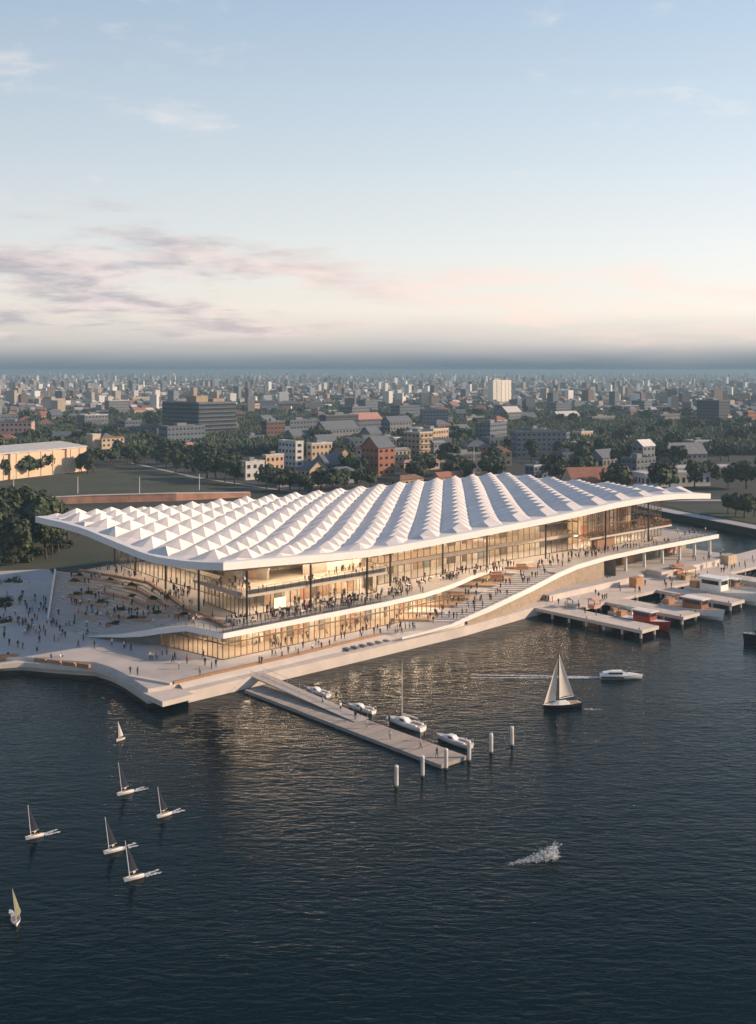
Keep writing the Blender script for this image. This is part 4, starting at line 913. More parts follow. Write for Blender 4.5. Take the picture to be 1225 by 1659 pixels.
# ------------------------------------------------------------------ people
SKIN = mat('skin', (.42, .27, .20), .6); HAIR = mat('dark_hair', (.03, .022, .018), .6)
def person_mesh(pose):
    """one continuous skinned body; joints in metres, z up, facing +y"""
    J = {'pel': (0, 0, .93), 'bel': (0, .01, 1.08), 'che': (0, .0, 1.30), 'nek': (0, .0, 1.47), 'hd0': (0, .02, 1.56), 'hd1': (0, .03, 1.70)}
    P = dict(stand=((.10, 0, .50), (.11, -.02, .05), (.12, .12, .03), (-.10, .0, .50), (-.11, -.02, .05), (-.12, .12, .03), (.23, -.03, 1.13), (.24, .06, .90), (-.23, -.03, 1.13), (-.24, .06, .90)),
             walk=((.09, .18, .52), (.09, .24, .08), (.09, .38, .05), (-.09, .02, .50), (-.09, -.30, .12), (-.09, -.20, .03), (.23, -.14, 1.14), (.24, -.10, .90), (-.23, .08, 1.14), (-.24, .24, .95)),
             stride=((.09, .02, .50), (.09, -.26, .10), (.09, -.16, .03), (-.09, .17, .52), (-.09, .20, .07), (-.09, .34, .04), (.22, .07, 1.14), (.20, .26, 1.02), (-.23, -.12, 1.14), (-.24, -.12, .9)),
             talk=((.11, .0, .50), (.13, -.02, .05), (.15, .11, .03), (-.10, .03, .50), (-.11, .03, .05), (-.13, .16, .03), (.24, -.02, 1.14), (.16, .22, 1.18), (-.23, -.03, 1.13), (-.23, .10, .90)),
             sit=((.11, .40, .50), (.11, .40, .06), (.11, .53, .03), (-.11, .40, .50), (-.12, .42, .06), (-.12, .55, .03), (.23, .05, .72), (.16, .28, .58), (-.23, .05, .72), (-.16, .28, .58)))[pose]
    dz = -.43 if pose == 'sit' else 0
    v = []; r = []; ed = []
    def add(p, rad, par=None):
        v.append(p); r.append(rad)
        if par is not None: ed.append((par, len(v) - 1))
        return len(v) - 1
    o = lambda k: (J[k][0], J[k][1], J[k][2] + dz)
    pel = add(o('pel'), (.155, .12)); bel = add(o('bel'), (.15, .11), pel); che = add(o('che'), (.18, .125), bel); nek = add(o('nek'), (.062, .062), che); h0 = add(o('hd0'), (.085, .095), nek); h1 = add(o('hd1'), (.085, .098), h0)
    for sgn, k in ((1, 0), (-1, 3)):
        hip = add((sgn * .10, 0, .88 + dz), (.098, .098), pel); kn = add(P[k], (.066, .066), hip); an = add(P[k + 1], (.045, .045), kn); add(P[k + 2], (.045, .03), an)
    for sgn, k in ((1, 6), (-1, 8)):
        sh = add((sgn * .19, 0, 1.40 + dz), (.066, .066), che); elb = add(P[k], (.048, .048), sh); add(P[k + 1], (.036, .036), elb)
    me = bpy.data.meshes.new('p'); me.from_pydata(v, ed, []); ob = bpy.data.objects.new('p', me); COL.objects.link(ob)
    ob.modifiers.new('s', 'SKIN')
    sk = me.skin_vertices[0].data
    for i, rad in enumerate(r): sk[i].radius = rad
    sk[0].use_root = True
    sub = ob.modifiers.new('u', 'SUBSURF'); sub.levels = 1; sub.render_levels = 1
    bpy.context.view_layer.update()
    dg = bpy.context.evaluated_depsgraph_get(); out = bpy.data.meshes.new_from_object(ob.evaluated_get(dg)); out.name = 'person'
    bpy.data.objects.remove(ob)
    out.materials.clear(); mi = []
    for f in out.polygons:
        c = f.center; z = c.z - dz; mid = abs(c.x) < .17
        if z > 1.49: m = 3 if (z > 1.66 or c.y < -.005) else 2
        elif z > 1.44 and mid and abs(c.x) < .07: m = 2
        elif pose == 'sit' and z < 1.32 and c.y > .12 and c.z > .1: m = 0 if abs(c.x) < .2 and c.z < .56 else 1
        elif abs(c.x) > .185 and z < .99 and pose != 'sit': m = 2
        elif z < .08 and pose != 'sit' or (pose == 'sit' and c.z < .06): m = 4
        elif z < .97: m = 0
        else: m = 1
        mi.append(m)
    for _ in range(5): out.materials.append(SKIN)
    out.polygons.foreach_set('material_index', mi); out.polygons.foreach_set('use_smooth', [True] * len(mi)); return out
POSES = {k: person_mesh(k) for k in ('stand', 'walk', 'stride', 'talk', 'sit')}
CL = {n: mat('cloth_' + n, c, .85) for n, c in dict(black=(.018, .018, .022), navy=(.025, .035, .07), charcoal=(.06, .06, .065), white=(.66, .64, .60), red=(.30, .045, .04), pink=(.48, .24, .24), denim=(.07, .10, .17), khaki=(.28, .22, .14), olive=(.09, .10, .05), sky=(.25, .35, .46), cream=(.52, .44, .34), brown=(.14, .08, .05)).items()}
OUT = [('black', 'black', 'dark clothes'), ('navy', 'black', 'dark clothes'), ('charcoal', 'navy', 'dark clothes'), ('black', 'denim', 'dark clothes'), ('white', 'navy', 'a white top'), ('white', 'black', 'a white top'), ('white', 'khaki', 'a white top'), ('red', 'black', 'a red top'), ('pink', 'denim', 'a pink top'), ('sky', 'charcoal', 'a light blue top'), ('olive', 'black', 'an olive top'), ('cream', 'brown', 'a cream top'), ('brown', 'black', 'a brown top')]
WT = [10, 9, 9, 8, 5, 4, 3, 3, 2, 2, 2, 3, 3]
PM = {}
def pmesh(pose, oi):
    if (pose, oi) not in PM:
        m = POSES[pose].copy(); t, l, _ = OUT[oi]
        m.materials[0] = CL[l]; m.materials[1] = CL[t]; m.materials[2] = SKIN; m.materials[3] = HAIR; m.materials[4] = CL['black']; PM[(pose, oi)] = m
    return PM[(pose, oi)]
npeople = [0]
DOING = dict(stand='standing', walk='walking', stride='striding', talk='gesturing', sit='sitting')
def person(p, where, group, rz=None, pose=None, oi=None):
    if npeople[0] >= 300: return
    npeople[0] += 1
    pose = pose or rnd.choices(['stand', 'walk', 'stride', 'talk'], [4, 3, 3, 2])[0]; oi = rnd.choices(range(len(OUT)), WT)[0] if oi is None else oi
    o = obj('person', pmesh(pose, oi), None, p, rnd.uniform(0, 6.28) if rz is None else rz); s = rnd.uniform(.94, 1.08); o.scale = (s, s, s)
    tag(o, 'person in %s %s %s' % (OUT[oi][2], DOING[pose], where), 'person', group)
def crowd(pts, z, where, group, jitter=0, **k):
    for px, py in pts:
        p = G(px, py, z); person(p, where, group, **k)
# positions read off the photograph: feet of each figure
crowd([(576,1167),(585,1160),(594,1180),(627,1174),(631,1172),(632,1198),(681,1213),(708,1227),(688,1200),(523,1143),(552,1152),(545,1135)], .63, 'on the floating pier', 'people on the floating pier')
crowd([(884,975),(889,975),(895,975),(905,980),(916,985),(938,987),(948,994),(966,997)], 2.05, 'on the nearest jetty', 'people on the nearest jetty')
plaza = [(13,985),(25,997),(34,970),(37,966),(43,986),(42,1012),(46,1000),(52,1013),(54,1021),(63,1030),(65,1022),(71,1022),(76,1012),(52,991),(70,990),(66,985),(73,986),(92,1016),(97,1024),(107,1016),(120,1016),(91,1016),(101,1030),(94,1040),(127,1049),(135,1038),(153,1050),(181,1047),(203,1049),(212,1055),(201,1051),(29,1050),(37,1053),(15,1046),(83,1015),(112,1016),(88,1040),(263,1062),(270,1061),(243,1069),(247,1070),(254,1069),(280,1074),(283,1070),(290,1084),(330,1066),(332,1079),(343,1084),(350,1082),(324,1094),(211,1092),(223,1094),(303,1075),(125,1012),(64,1042),(56,1004),(60,1006)]
crowd(plaza, 2.81, 'on the pale left plaza', 'people on the left plaza')
crowd([(13, 1069), (83, 1071), (98, 1071), (101, 1069), (60, 1060)], 2.12, 'on the quay walk by the curved seat', 'people on the quay walk')
for px, py in [(130,993),(132,984),(118,973),(121,990),(124,991),(155,973),(159,987),(161,981),(163,1003),(174,985),(174,1000),(172,1005),(190,993),(158,1005),(139,1010),(150,1004),(141,1000),(116,987),(165,957),(169,954),(211,980),(214,980),(250,984),(268,985),(289,990),(297,990),(228,995),(232,1000),(240,990),(219,992),(132,965),(160,968),(143,955)]:
    p = G(px, py, 6); p = G(px, py, hz(p.x, p.y)); z = hz(p.x, p.y)
    person(Vector((p.x, p.y, z)), 'on the stepped forecourt', 'people on the stepped forecourt', pose='sit' if rnd.random() < .2 else None)
# stairs
for px, py in [(697,1003),(708,1002),(716,1000),(728,1000),(735,1003),(749,997),(756,993),(759,985),(769,977),(778,975),(780,973),(782,984),(795,972),(806,963),(809,960),(820,948),(825,945),(845,938),(848,936),(855,946),(872,922),(895,908),(740,985),(726,979)]:
    z = 3.0
    for _ in range(6):
        p = G(px, py, z); z = .5 * z + .5 * (zs(p.y) + .1)
    k = int((p.y - y0) / (y1 - y0) * n); z = 2.8 + 5.6 * (max(0, min(n - 1, k)) + 1) / n + .01
    person(Vector((p.x, p.y, z)), 'on the broad staircase', 'people on the staircase', pose=rnd.choice(('walk', 'stride', 'stand')))
crowd([(420,1076),(424,1076),(441,1064),(446,1063),(457,1067),(455,1052),(467,1059),(479,1056),(483,1062),(491,1050),(506,1055),(512,1045),(516,1046),(521,1052),(534,1048),(543,1041),(553,1035),(558,1035),(584,1030),(586,1032),(588,1026),(594,1022),(606,1028),(616,1029),(612,1022),(628,1022),(632,1018),(634,1013),(637,1012),(675,1005),(680,1003)], 2.81, 'on the sunlit promenade', 'people on the sunlit promenade')
for px, py in [(903,907),(912,905),(921,903),(926,906),(948,901),(950,902),(963,899),(958,893),(1022,889),(1027,889),(1031,888),(1036,887),(940,895),(890,905),(985,893),(993,890),(1110,868),(1117,866),(1125,866),(1132,864),(1139,864),(1143,862),(1122,862),(1098,864)]:
    p = G(px, py, 8.85); person(p, 'on the right upper deck', 'people on the upper deck')
crowd([(984,942),(988,941),(965,964),(980,972),(983,970),(970,970),(1004,953),(1005,958),(1029,975),(1077,947),(1079,952),(1088,952),(1089,945),(1136,925),(1139,922),(1145,920),(1157,918),(1169,928),(1173,928),(1186,924),(1190,921),(1198,918),(1207,916),(1221,912),(1146,934),(1105,940),(1120,944)], 2.02, 'on the wharf deck', 'people on the wharf')
# on the terrace under the roof
for i in range(70):
    s = rnd.uniform(2, 78); t = rnd.uniform(1.6, 8.5) if s < 58 else rnd.uniform(7, 14)
    if i % 3 == 0: s = rnd.uniform(3, 30)
    person(W(s, t, 8.41), 'on the terrace under the roof', 'people on the terrace under the roof', pose='sit' if rnd.random() < .18 else None)
for i in range(26): person(W(rnd.uniform(7, 17), rnd.uniform(22, 80), 8.43) if i % 2 else W(rnd.uniform(14, 19), rnd.uniform(30, 74), 8.43), 'under the left roof end', 'people under the left end of the roof')
for i in range(22): person(W(rnd.uniform(10.6, 30), rnd.uniform(8.6, 14), 13.56) if i % 2 else W(rnd.uniform(10.4, 14), rnd.uniform(9, 25), 13.56), 'on the corner gallery balcony', 'people on the upper gallery')
for i in range(14): person(W(rnd.uniform(154, 175), rnd.uniform(9.6, 14), 13.02), 'on the right end gallery', 'people on the right gallery')
print('people', npeople[0])
# the rest of the throng, past three hundred figures, as one crowd
CR = dict(v=[], f=[], m=[]); CMS = [SKIN, HAIR] + [CL[k] for k in CL]; CI = {m.name: i for i, m in enumerate(CMS)}
def throng(p, pose=None):
    pose = pose or rnd.choices(['stand', 'walk', 'stride', 'talk'], [4, 3, 3, 2])[0]; me = pmesh(pose, rnd.choices(range(len(OUT)), WT)[0]); a = rnd.uniform(0, 6.28); ca, sa = cos(a), sin(a); b = len(CR['v'])
    CR['v'] += [(p.x + v.co.x * ca - v.co.y * sa, p.y + v.co.x * sa + v.co.y * ca, p.z + v.co.z) for v in me.vertices]
    for f in me.polygons: CR['f'].append(tuple(b + i for i in f.vertices)); CR['m'].append(CI[me.materials[f.material_index].name])
def throng_in(n_, s0, s1, t0, t1, z, groups=3):
    i = 0
    while i < n_:
        s, t = rnd.uniform(s0, s1), rnd.uniform(t0, t1)
        for _ in range(rnd.randint(1, groups)):
            ss, tt = min(s1, max(s0, s + rnd.gauss(0, .8))), min(t1, max(t0, t + rnd.gauss(0, .8))); throng(W(ss, tt, z(ss, tt) if callable(z) else z), 'sit' if rnd.random() < .1 else None); i += 1
deckz = lambda s, t: interp(s, [(105, 7.9), (115, 8.5), (130, 8.85), (150, 8.98), (190, 8.93)]) + .02 if t < 8 else 8.75
throng_in(75, 4, 58, 1.4, 8.5, 8.41); throng_in(25, 13, 50, 10.2, 14.5, 8.45); throng_in(45, 60, 100, 9, 15, 8.41); throng_in(34, 104, 176, 3, 9, deckz)
throng_in(30, 11, 51, 8.4, 15, 13.56); throng_in(16, 10.6, 18, 10, 27, 13.56); throng_in(34, 8, 18, 24, 50, 8.43); throng_in(24, 14, 20, 50, 82, 8.43)
throng_in(22, 154, 175, 9.8, 15, 13.02); throng_in(40, 4, 66, 1.6, 6.5, 2.87); throng_in(24, 100, 205, -15, -9, 2.02); throng_in(10, 145, 188, -6, -2, 3.72); throng_in(14, 40, 56, -8, -1.5, 2.81)
throng_in(60, 2, 60, 1.2, 8, 8.41, 5); throng_in(40, 60, 104, 8.5, 14.5, 8.41, 4); throng_in(30, 104, 150, 4, 10, deckz, 4)
for i in range(75):
    p = G(rnd.uniform(5, 150), rnd.uniform(965, 1035), 2.81)
    if hz(p.x, p.y) < 2.9 or p.x < -80: throng(p)
for i in range(26):
    y = rnd.uniform(256, 297); x = rnd.uniform(xd(y) + .5, xr(y) - .8); k = int((y - y0) / (y1 - y0) * n); throng(Vector((x, y, 2.8 + 5.6 * (k + 1) / n + .01)), 'stand')
for i in range(26):
    y = rnd.uniform(258, 297); k = int((y - y0 - 1) / (y1 - y0 + 1) * m); x = rnd.uniform(xl(y) + .6, max(xl(y) + .7, xd(y) - .8)); throng(Vector((x, y, 2.8 + 5.6 * (k + 1) / m - .14)), rnd.choice(('sit', 'stand', 'talk')))
for i in range(40):
    h = hillpt(rnd.uniform(.8, 5.8), rnd.uniform(.1, .95)); throng(Vector((h[0], h[1], h[2] + .1)))
me = bpy.data.meshes.new('crowd'); me.from_pydata(CR['v'], [], CR['f'])
for m in CMS: me.materials.append(m)
me.polygons.foreach_set('material_index', CR['m']); me.polygons.foreach_set('use_smooth', [True] * len(CR['m']))
tag(obj('crowd', me), 'rest of the crowd of visitors under the roof, on the decks and on the wharf', 'crowd', None, 'stuff')
# cafe tables and glowing lamp posts on the terrace
tb_ = MB(); tb_.tube([(0, 0, 0), (0, 0, .7)], .05, 6); tbp = tb_.mesh('pedestal', M_steel); tt_ = MB(); tt_.tube([(0, 0, .7), (0, 0, .75)], .55, 12); tt_ = tt_.mesh('table_top', M_white)
for i in range(26):
    s, t = (rnd.uniform(4, 56), rnd.uniform(3, 7)) if i < 16 else (rnd.uniform(60, 80), rnd.uniform(8, 14))
    c = empty('cafe_table', W(s, t, 8.41), 0, 'round white cafe table on the terrace in front of the glazed gallery', 'table', 'cafe tables on the terrace'); obj('pedestal', tbp, c); obj('table_top', tt_, c)
sc_ = empty('lit_screen', W(21.2, 9.2, 8.45), HROT, 'large glowing screen standing before the glazed gallery on the terrace', 'screen')
mb = MB(); mb.box(-1.6, 0, .6, 1.6, .12, 2.9); mb.build('display', M_screen, sc_); mb = MB(); mb.box(-1.7, .13, 0, 1.7, .22, 3.0); mb.build('frame', M_steel, sc_)

# ------------------------------------------------------------------ trees
M_bark = mat('bark', (.07, .05, .035), .9, .2, 3)
def crown(kind, seed, nleaf):
    if kind == 'round': mb = leaf_cloud(nleaf, 4.0, 4.0, 3.4, 16, .42 if nleaf > 900 else .6, seed)
    elif kind == 'tall': mb = leaf_cloud(nleaf, 3.4, 3.4, 5.0, 20, .42 if nleaf > 900 else .62, seed)
    else: mb = leaf_cloud(nleaf, 5.2, 4.6, 2.9, 18, .45 if nleaf > 900 else .65, seed)
    return mb.mesh('crown', M_leafs)
def trunk(h, seed):
    r = random.Random(seed); mb = MB(); b = r.uniform(-.4, .4)
    mb.tube([(0, 0, -.3), (b * .4, .1, h * .5), (b, .1, h)], [.34, .25, .16], 7)
    for k in range(4):
        a = k * 1.6 + r.random(); mb.tube([(b * .8, .1, h * .75), (b + cos(a) * 1.2, sin(a) * 1.2, h + 1.0), (b + cos(a) * 2.2, sin(a) * 2.2, h + 2.3)], [.15, .10, .04], 5)
    return mb.mesh('trunk', M_bark)
NEARC = [(crown(k, 100 + i, 2600), z) for i, (k, z) in enumerate((('round', 3.0), ('tall', 4.4), ('wide', 2.6), ('tall', 4.4)))]
FARC = [(crown(k, 200 + i, 760), z) for i, (k, z) in enumerate((('round', 2.8), ('tall', 4.0), ('wide', 2.4), ('round', 2.8), ('wide', 2.4)))]
TRK = [trunk(4.0, i) for i in range(4)]
ntree = [0]
def tree(p, h, label, group, near=False, rz=None, wide=1.0):
    """h total height"""
    ntree[0] += 1
    c, zc = rnd.choice(NEARC if near else FARC)
    if label.startswith('dark green tree'): label = ('low ' if h < 11 else 'tall ' if h > 14 else 'medium height ') + ('slender ' if zc > 3.5 else 'broad ' if zc < 2.7 else 'round crowned ') + label
    base_h = 3.1 + zc * 1.9; s = h / base_h
    t = empty('tree', p, rnd.uniform(0, 6.28) if rz is None else rz, label, 'tree', group); t.scale = (s * wide, s * wide, s)
    obj('trunk', rnd.choice(TRK), t); obj('crown', c, t, (0, 0, 3.1 + zc * .75))
    return t
gl = ['tallest dark tree in the grove left of the hall', 'dark tree at the left photo edge in the grove', 'dark tree close behind the left corner of the roof', 'tree at the front of the grove beside the plaza', 'tree at the back of the dark grove', 'slender tree in the middle of the grove', 'dark tree at the far left front of the grove', 'tree partly behind the left tip of the roof', 'bushy tree low in the grove near the planting beds', 'tree right of the tallest one in the grove', 'leaning dark tree in the grove near the forecourt kerb', 'tree in the second row of the grove', 'tree hidden behind the front row of the grove']
for k, (px, py, h) in enumerate([(45, 893, 20), (5, 900, 18), (75, 905, 16), (28, 912, 17), (60, 880, 19), (52, 898, 15), (-12, 905, 17), (95, 897, 15), (15, 905, 12), (72, 888, 17), (84, 900, 12), (20, 885, 18), (38, 882, 17)]):
    tree(G(px, py, 2.5), h, gl[k], 'dark trees in the grove left of the hall', True)
shl = ['leftmost', 'second from the left', 'third from the left', 'fourth from the left', 'fifth from the left', 'sixth from the left', 'seventh from the left', 'eighth from the left', 'ninth from the left', 'tenth from the left']
bush = [leaf_cloud(420, 3.2, 2.4, 1.7, 10, .34, 400 + i).mesh('foliage', M_leafs) for i in range(3)]
stem = MB(); stem.tube([(0, 0, -.3), (0, 0, 1.4)], [.14, .05], 6); stem = stem.mesh('stem', M_bark)
for k, (px, py) in enumerate([(-6, 916), (6, 911), (17, 915), (30, 908), (42, 911), (55, 904), (66, 901), (80, 898), (94, 893), (110, 888)]):
    sh = empty('shrub', G(px, py, 2.6), k * 1.3, 'dense dark shrub under the grove left of the hall, %s' % shl[k], 'shrub', 'shrubs under the grove'); o = obj('foliage', bush[k % 3], sh, (0, 0, 1.2)); obj('stem', stem, sh)
for k, (px, py, h) in enumerate([(110, 878, 13), (30, 870, 19), (62, 868, 18), (8, 868, 19), (90, 872, 15), (128, 868, 11)]):
    tree(G(px, py, 2.5), h, 'dark tree in the back row of the grove, %s' % ['fifth from the left', 'second from the left', 'third from the left', 'leftmost', 'fourth from the left', 'rightmost'][k], 'dark trees in the grove left of the hall', True)
# ------------------------------------------------------------------ buildings behind
M_win = mat('window_glass', (.03, .035, .045), .15); M_winf = mat('window_frame', (.45, .44, .42), .6)
ROOFC = dict(terra=(.30, .13, .09), pinkish=(.42, .22, .19), grey=(.20, .21, .23), slate=(.12, .14, .17), pale=(.50, .50, .50), brown=(.20, .12, .08), white=(.66, .65, .63))
WALLC = dict(peach=(.56, .38, .26), white=(.50, .50, .50), cream=(.50, .41, .29), sand=(.44, .33, .23), brick=(.30, .12, .07), shadebrick=(.12, .065, .05), grey=(.18, .19, .21), blue=(.11, .14, .18), dark=(.05, .058, .07), tan=(.34, .26, .18), pink=(.44, .29, .25))  # dark and blue wall tones carry cloud shade in their colour
WM = {k: mat('wall_' + k, c, .85, .10, .25) for k, c in WALLC.items()}; RM = {k: mat('roof_' + k, c, .8, .15, .5) for k, c in ROOFC.items()}
nbuild = [0]
def building(p, rz, wx, dy, h, wall, roof, kind, label, group=None, floors=0, bays=0, cat='building', win=True, lean=0, awn=False):
    """p: near bottom corner; x along the sunlit front, y back along the side"""
    nbuild[0] += 1
    b = empty('building' if cat == 'building' else cat, p, rz, label, cat, group)
    mb = MB(); mb.box(0, 0, -.6, wx, dy, h, skip='b'); mb.build('wall', WM[wall], b)
    if kind == 'flat':
        mb = MB(); t = .5
        mb.box(-.12, -.12, h, wx + .12, dy + .12, h + .25)
        for q in ((-.15, -.15, wx + .15, t), (-.15, dy - t, wx + .15, dy + .15), (-.15, t, t, dy - t), (wx - t, t, wx + .15, dy - t)): mb.box(q[0], q[1], h + .24, q[2], q[3], h + .9)
        r_ = mb.build('roof', RM[roof], b)
        if wx > 8 and h > 7:
            mb = MB(); mb.box(wx * .35, dy * .4, h + .2, wx * .6, dy * .75, h + 2.6); mb.build('plant_room', WM['grey'], r_)
    elif kind in ('gable', 'gabley'):
        mb = MB(); rh = (dy if kind == 'gable' else wx) * .42; o = .5
        if kind == 'gable':      # ridge along x
            A_ = [(-o, -o, h - .2), (-o, dy / 2, h + rh), (-o, dy + o, h - .2)]; B_ = [(wx + o, q[1], q[2]) for q in A_]
            g1 = [(.02, 0, h), (.02, dy / 2, h + rh - .25), (.02, dy, h)]; g2 = [(wx - .02, q[1], q[2]) for q in g1]
        else:
            A_ = [(-o, -o, h - .2), (wx / 2, -o, h + rh), (wx + o, -o, h - .2)]; B_ = [(q[0], dy + o, q[2]) for q in A_]
            g1 = [(0, .02, h), (wx / 2, .02, h + rh - .25), (wx, .02, h)]; g2 = [(q[0], dy - .02, q[2]) for q in g1]
        mb.loft([A_, B_], close=False, caps=False); mb.loft([[(q[0], q[1], q[2] + .25) for q in A_], [(q[0], q[1], q[2] + .25) for q in B_]], close=False, caps=False)
        for P_ in (A_, B_):
            for u, v in zip(P_, P_[1:]): mb.face([u, v, (v[0], v[1], v[2] + .25), (u[0], u[1], u[2] + .25)])
        mb.build('roof', RM[roof], b)
        mb = MB(); mb.face(g1); mb.face(g2[::-1]); o_ = mb.build('gable', WM[wall], b); o_['kind'] = 'stuff'
    elif kind == 'hip':
        mb = MB(); o = .6; rh = min(wx, dy) * .32; i = min(wx, dy) / 2
        c = [(-o, -o, h), (wx + o, -o, h), (wx + o, dy + o, h), (-o, dy + o, h)]
        if wx >= dy: r1, r2 = (i, dy / 2, h + rh), (wx - i, dy / 2, h + rh); mb.face([c[0], c[1], r2, r1]); mb.face([c[1], c[2], r2]); mb.face([c[2], c[3], r1, r2]); mb.face([c[3], c[0], r1])
        else: r1, r2 = (wx / 2, i, h + rh), (wx / 2, dy - i, h + rh); mb.face([c[0], c[1], r1]); mb.face([c[1], c[2], r2, r1]); mb.face([c[2], c[3], r2]); mb.face([c[3], c[0], r1, r2])
        mb.face(c[::-1]); mb.build('roof', RM[roof], b)
    if win:
        fl = floors or max(1, int(h / 3.3)); fh = h / fl
        mb = MB(); ms = MB()
        for f in range(fl):
            z = f * fh + fh * .32; zt = z + fh * .42
            nb = bays or max(1, int(wx / 3.2))
            for i in range(nb):
                x = (i + .5) * wx / nb; w2 = wx / nb * .24; mb.box(x - w2, -.06, z, x + w2, .02, zt); ms.box(x - w2 - .1, -.14, z - .16, x + w2 + .1, .0, z - .02)
            nb = max(1, int(dy / 3.2))
            for i in range(nb):
                y = (i + .5) * dy / nb; w2 = dy / nb * .24; mb.box(-.06, y - w2, z, .02, y + w2, zt); ms.box(-.14, y - w2 - .1, z - .16, 0, y + w2 + .1, z - .02)
        o = mb.build('window', M_win, b, fix=False); o['kind'] = 'stuff'; o2 = ms.build('sill', M_winf, o, fix=False); o2['kind'] = 'stuff'
    if awn:
        fl = floors or max(1, int(h / 3.3)); fh = h / fl
        for f in range(fl): mb = MB(); mb.box(wx * .08, -1.1, f * fh + .2, wx * .92, -.02, f * fh + .42); mb.box(wx * .08, -1.1, f * fh + .42, wx * .92, -1.02, f * fh + 1.2); mb.build('balcony', WM['cream'], b)
    return b
def hand(cx, by, pl, pr, ph, wall, roof, kind, label, rz=None, **k):
    """near vertical edge at photo column cx, foot at row by; pl/pr/ph: photo spans of left face, right face, height"""
    p = G(cx, by, 2.5); d = p.y; rz = HROT if rz is None else rz; m = d / 1750
    return building(p, rz, pr * m / cos(rz), pl * m / max(.25, sin(rz)), ph * m, wall, roof, kind, label, **k)
B_ = [
 (431, 764, 7, 27, 25, 'peach', 'pale', 'flat', 'sunlit peach block with a flat roof behind the hall'),
 (479, 757, 31, 12, 40, 'white', 'pale', 'flat', 'tall whitish apartment block with its long side in shade'),
 (505, 752, 9, 32, 32, 'sand', 'pale', 'flat', 'sunlit sandstone block beside the whitish apartment block'),
 (502, 788, 16, 24, 26, 'sand', 'slate', 'gabley', 'sunlit gabled house just above the roof ridge of the hall'),
 (548, 762, 14, 22, 22, 'tan', 'brown', 'gabley', 'small gabled house with a warm lit front in the middle'),
 (577, 772, 4, 15, 24, 'cream', 'pale', 'flat', 'narrow cream block left of the dark brick building'),
 (613, 772, 28, 27, 46, 'brick', 'slate', 'gable', 'tall red brick building with one dark and one glowing side'),
 (640, 750, 6, 26, 20, 'tan', 'grey', 'gable', 'grey roofed house right of the tall brick building'),
 (680, 748, 25, 22, 46, 'tan', 'pale', 'flat', 'beige apartment block with balconies on its lit side'),
 (703, 750, 5, 19, 32, 'grey', 'grey', 'gable', 'grey house leaning on the beige apartment block'),
 (655, 764, 8, 60, 14, 'pink', 'pinkish', 'hip', 'long low house under a pink hipped roof'),
 (648, 790, 14, 40, 12, 'tan', 'brown', 'hip', 'low brown roofed house right behind the roof ridge'),
 (712, 784, 12, 42, 10, 'tan', 'terra', 'gable', 'low house with a red tiled roof near the peak of the hall roof'),
 (450, 790, 18, 34, 16, 'grey', 'slate', 'hip', 'low grey house in shade among trees behind the hall'),
 (398, 778, 12, 28, 28, 'white', 'pale', 'flat', 'pale blank walled block at the end of the street'),
 (540, 785, 18, 40, 18, 'grey', 'slate', 'hip', 'shaded grey house between the gabled house and the cream block'),
 (165, 742, 4, 30, 32, 'cream', 'terra', 'hip', 'red roofed house behind the cream tower'),
 (288, 738, 6, 26, 16, 'white', 'pinkish', 'gable', 'pale house with a pink roof below the office block'),
 (358, 728, 5, 28, 12, 'cream', 'pinkish', 'gable', 'house with a dusty pink roof right of the office block'),
 (315, 756, 8, 38, 10, 'brick', 'pale', 'flat', 'long low brick shed with a pale flat roof among street trees'),
 (930, 800, 14, 105, 16, 'cream', 'terra', 'gable', 'long red roofed warehouse directly behind the right end of the hall'),
 (1045, 790, 12, 115, 20, 'white', 'pale', 'flat', 'long white colonnaded shed behind the right tip of the roof'),
 (1090, 772, 10, 125, 12, 'grey', 'pale', 'flat', 'long grey shed in the right background'),
 (1042, 765, 14, 24, 42, 'grey', 'white', 'gable', 'grey four storey block with a pale sloping roof on the right'),
 (1090, 756, 10, 60, 20, 'grey', 'grey', 'gable', 'shaded grey hall among the trees on the right'),
 (865, 778, 12, 34, 22, 'blue', 'pale', 'flat', 'blue grey block just above the roof peak'),
 (735, 772, 10, 48, 34, 'dark', 'slate', 'flat', 'large dark block beside the mast behind the roof peak'),
 (1165, 692, 26, 20, 42, 'dark', 'slate', 'flat', 'dark glass tower in the right background'),
 (1212, 690, 6, 18, 22, 'brick', 'terra', 'hip', 'red brick block at the right edge of the photo'),
 (432, 720, 10, 28, 36, 'shadebrick', 'slate', 'flat', 'dark red block in shade left of centre'),
 (470, 712, 14, 40, 30, 'blue', 'slate', 'flat', 'blue shaded office slab in the middle distance'),
 (528, 716, 10, 52, 42, 'dark', 'slate', 'flat', 'wide dark slab behind the sandstone block'),
 (575, 712, 16, 44, 32, 'blue', 'pinkish', 'gable', 'blue shaded hall with a pinkish gable roof'),
 (632, 714, 14, 36, 30, 'grey', 'slate', 'gable', 'grey gabled hall behind the brick building'),
 (822, 690, 14, 26, 22, 'grey', 'pale', 'gable', 'grey gabled block below the white tower'),
 (905, 690, 10, 40, 16, 'grey', 'pale', 'gable', 'pale gabled hall beyond the dark trees on the right'),
 (960, 690, 10, 44, 14, 'grey', 'grey', 'flat', 'low grey slab beyond the dark trees on the right'),
 (1070, 690, 12, 40, 18, 'grey', 'slate', 'flat', 'grey terrace in the far right middle distance'),
 (760, 690, 10, 26, 14, 'grey', 'grey', 'flat', 'small grey block left of the white tower'),
 (125, 712, 8, 44, 12, 'grey', 'slate', 'hip', 'grey hipped roof house left of the office block'),
 (215, 715, 8, 40, 22, 'blue', 'slate', 'flat', 'blue grey slab left of the office block'),
]
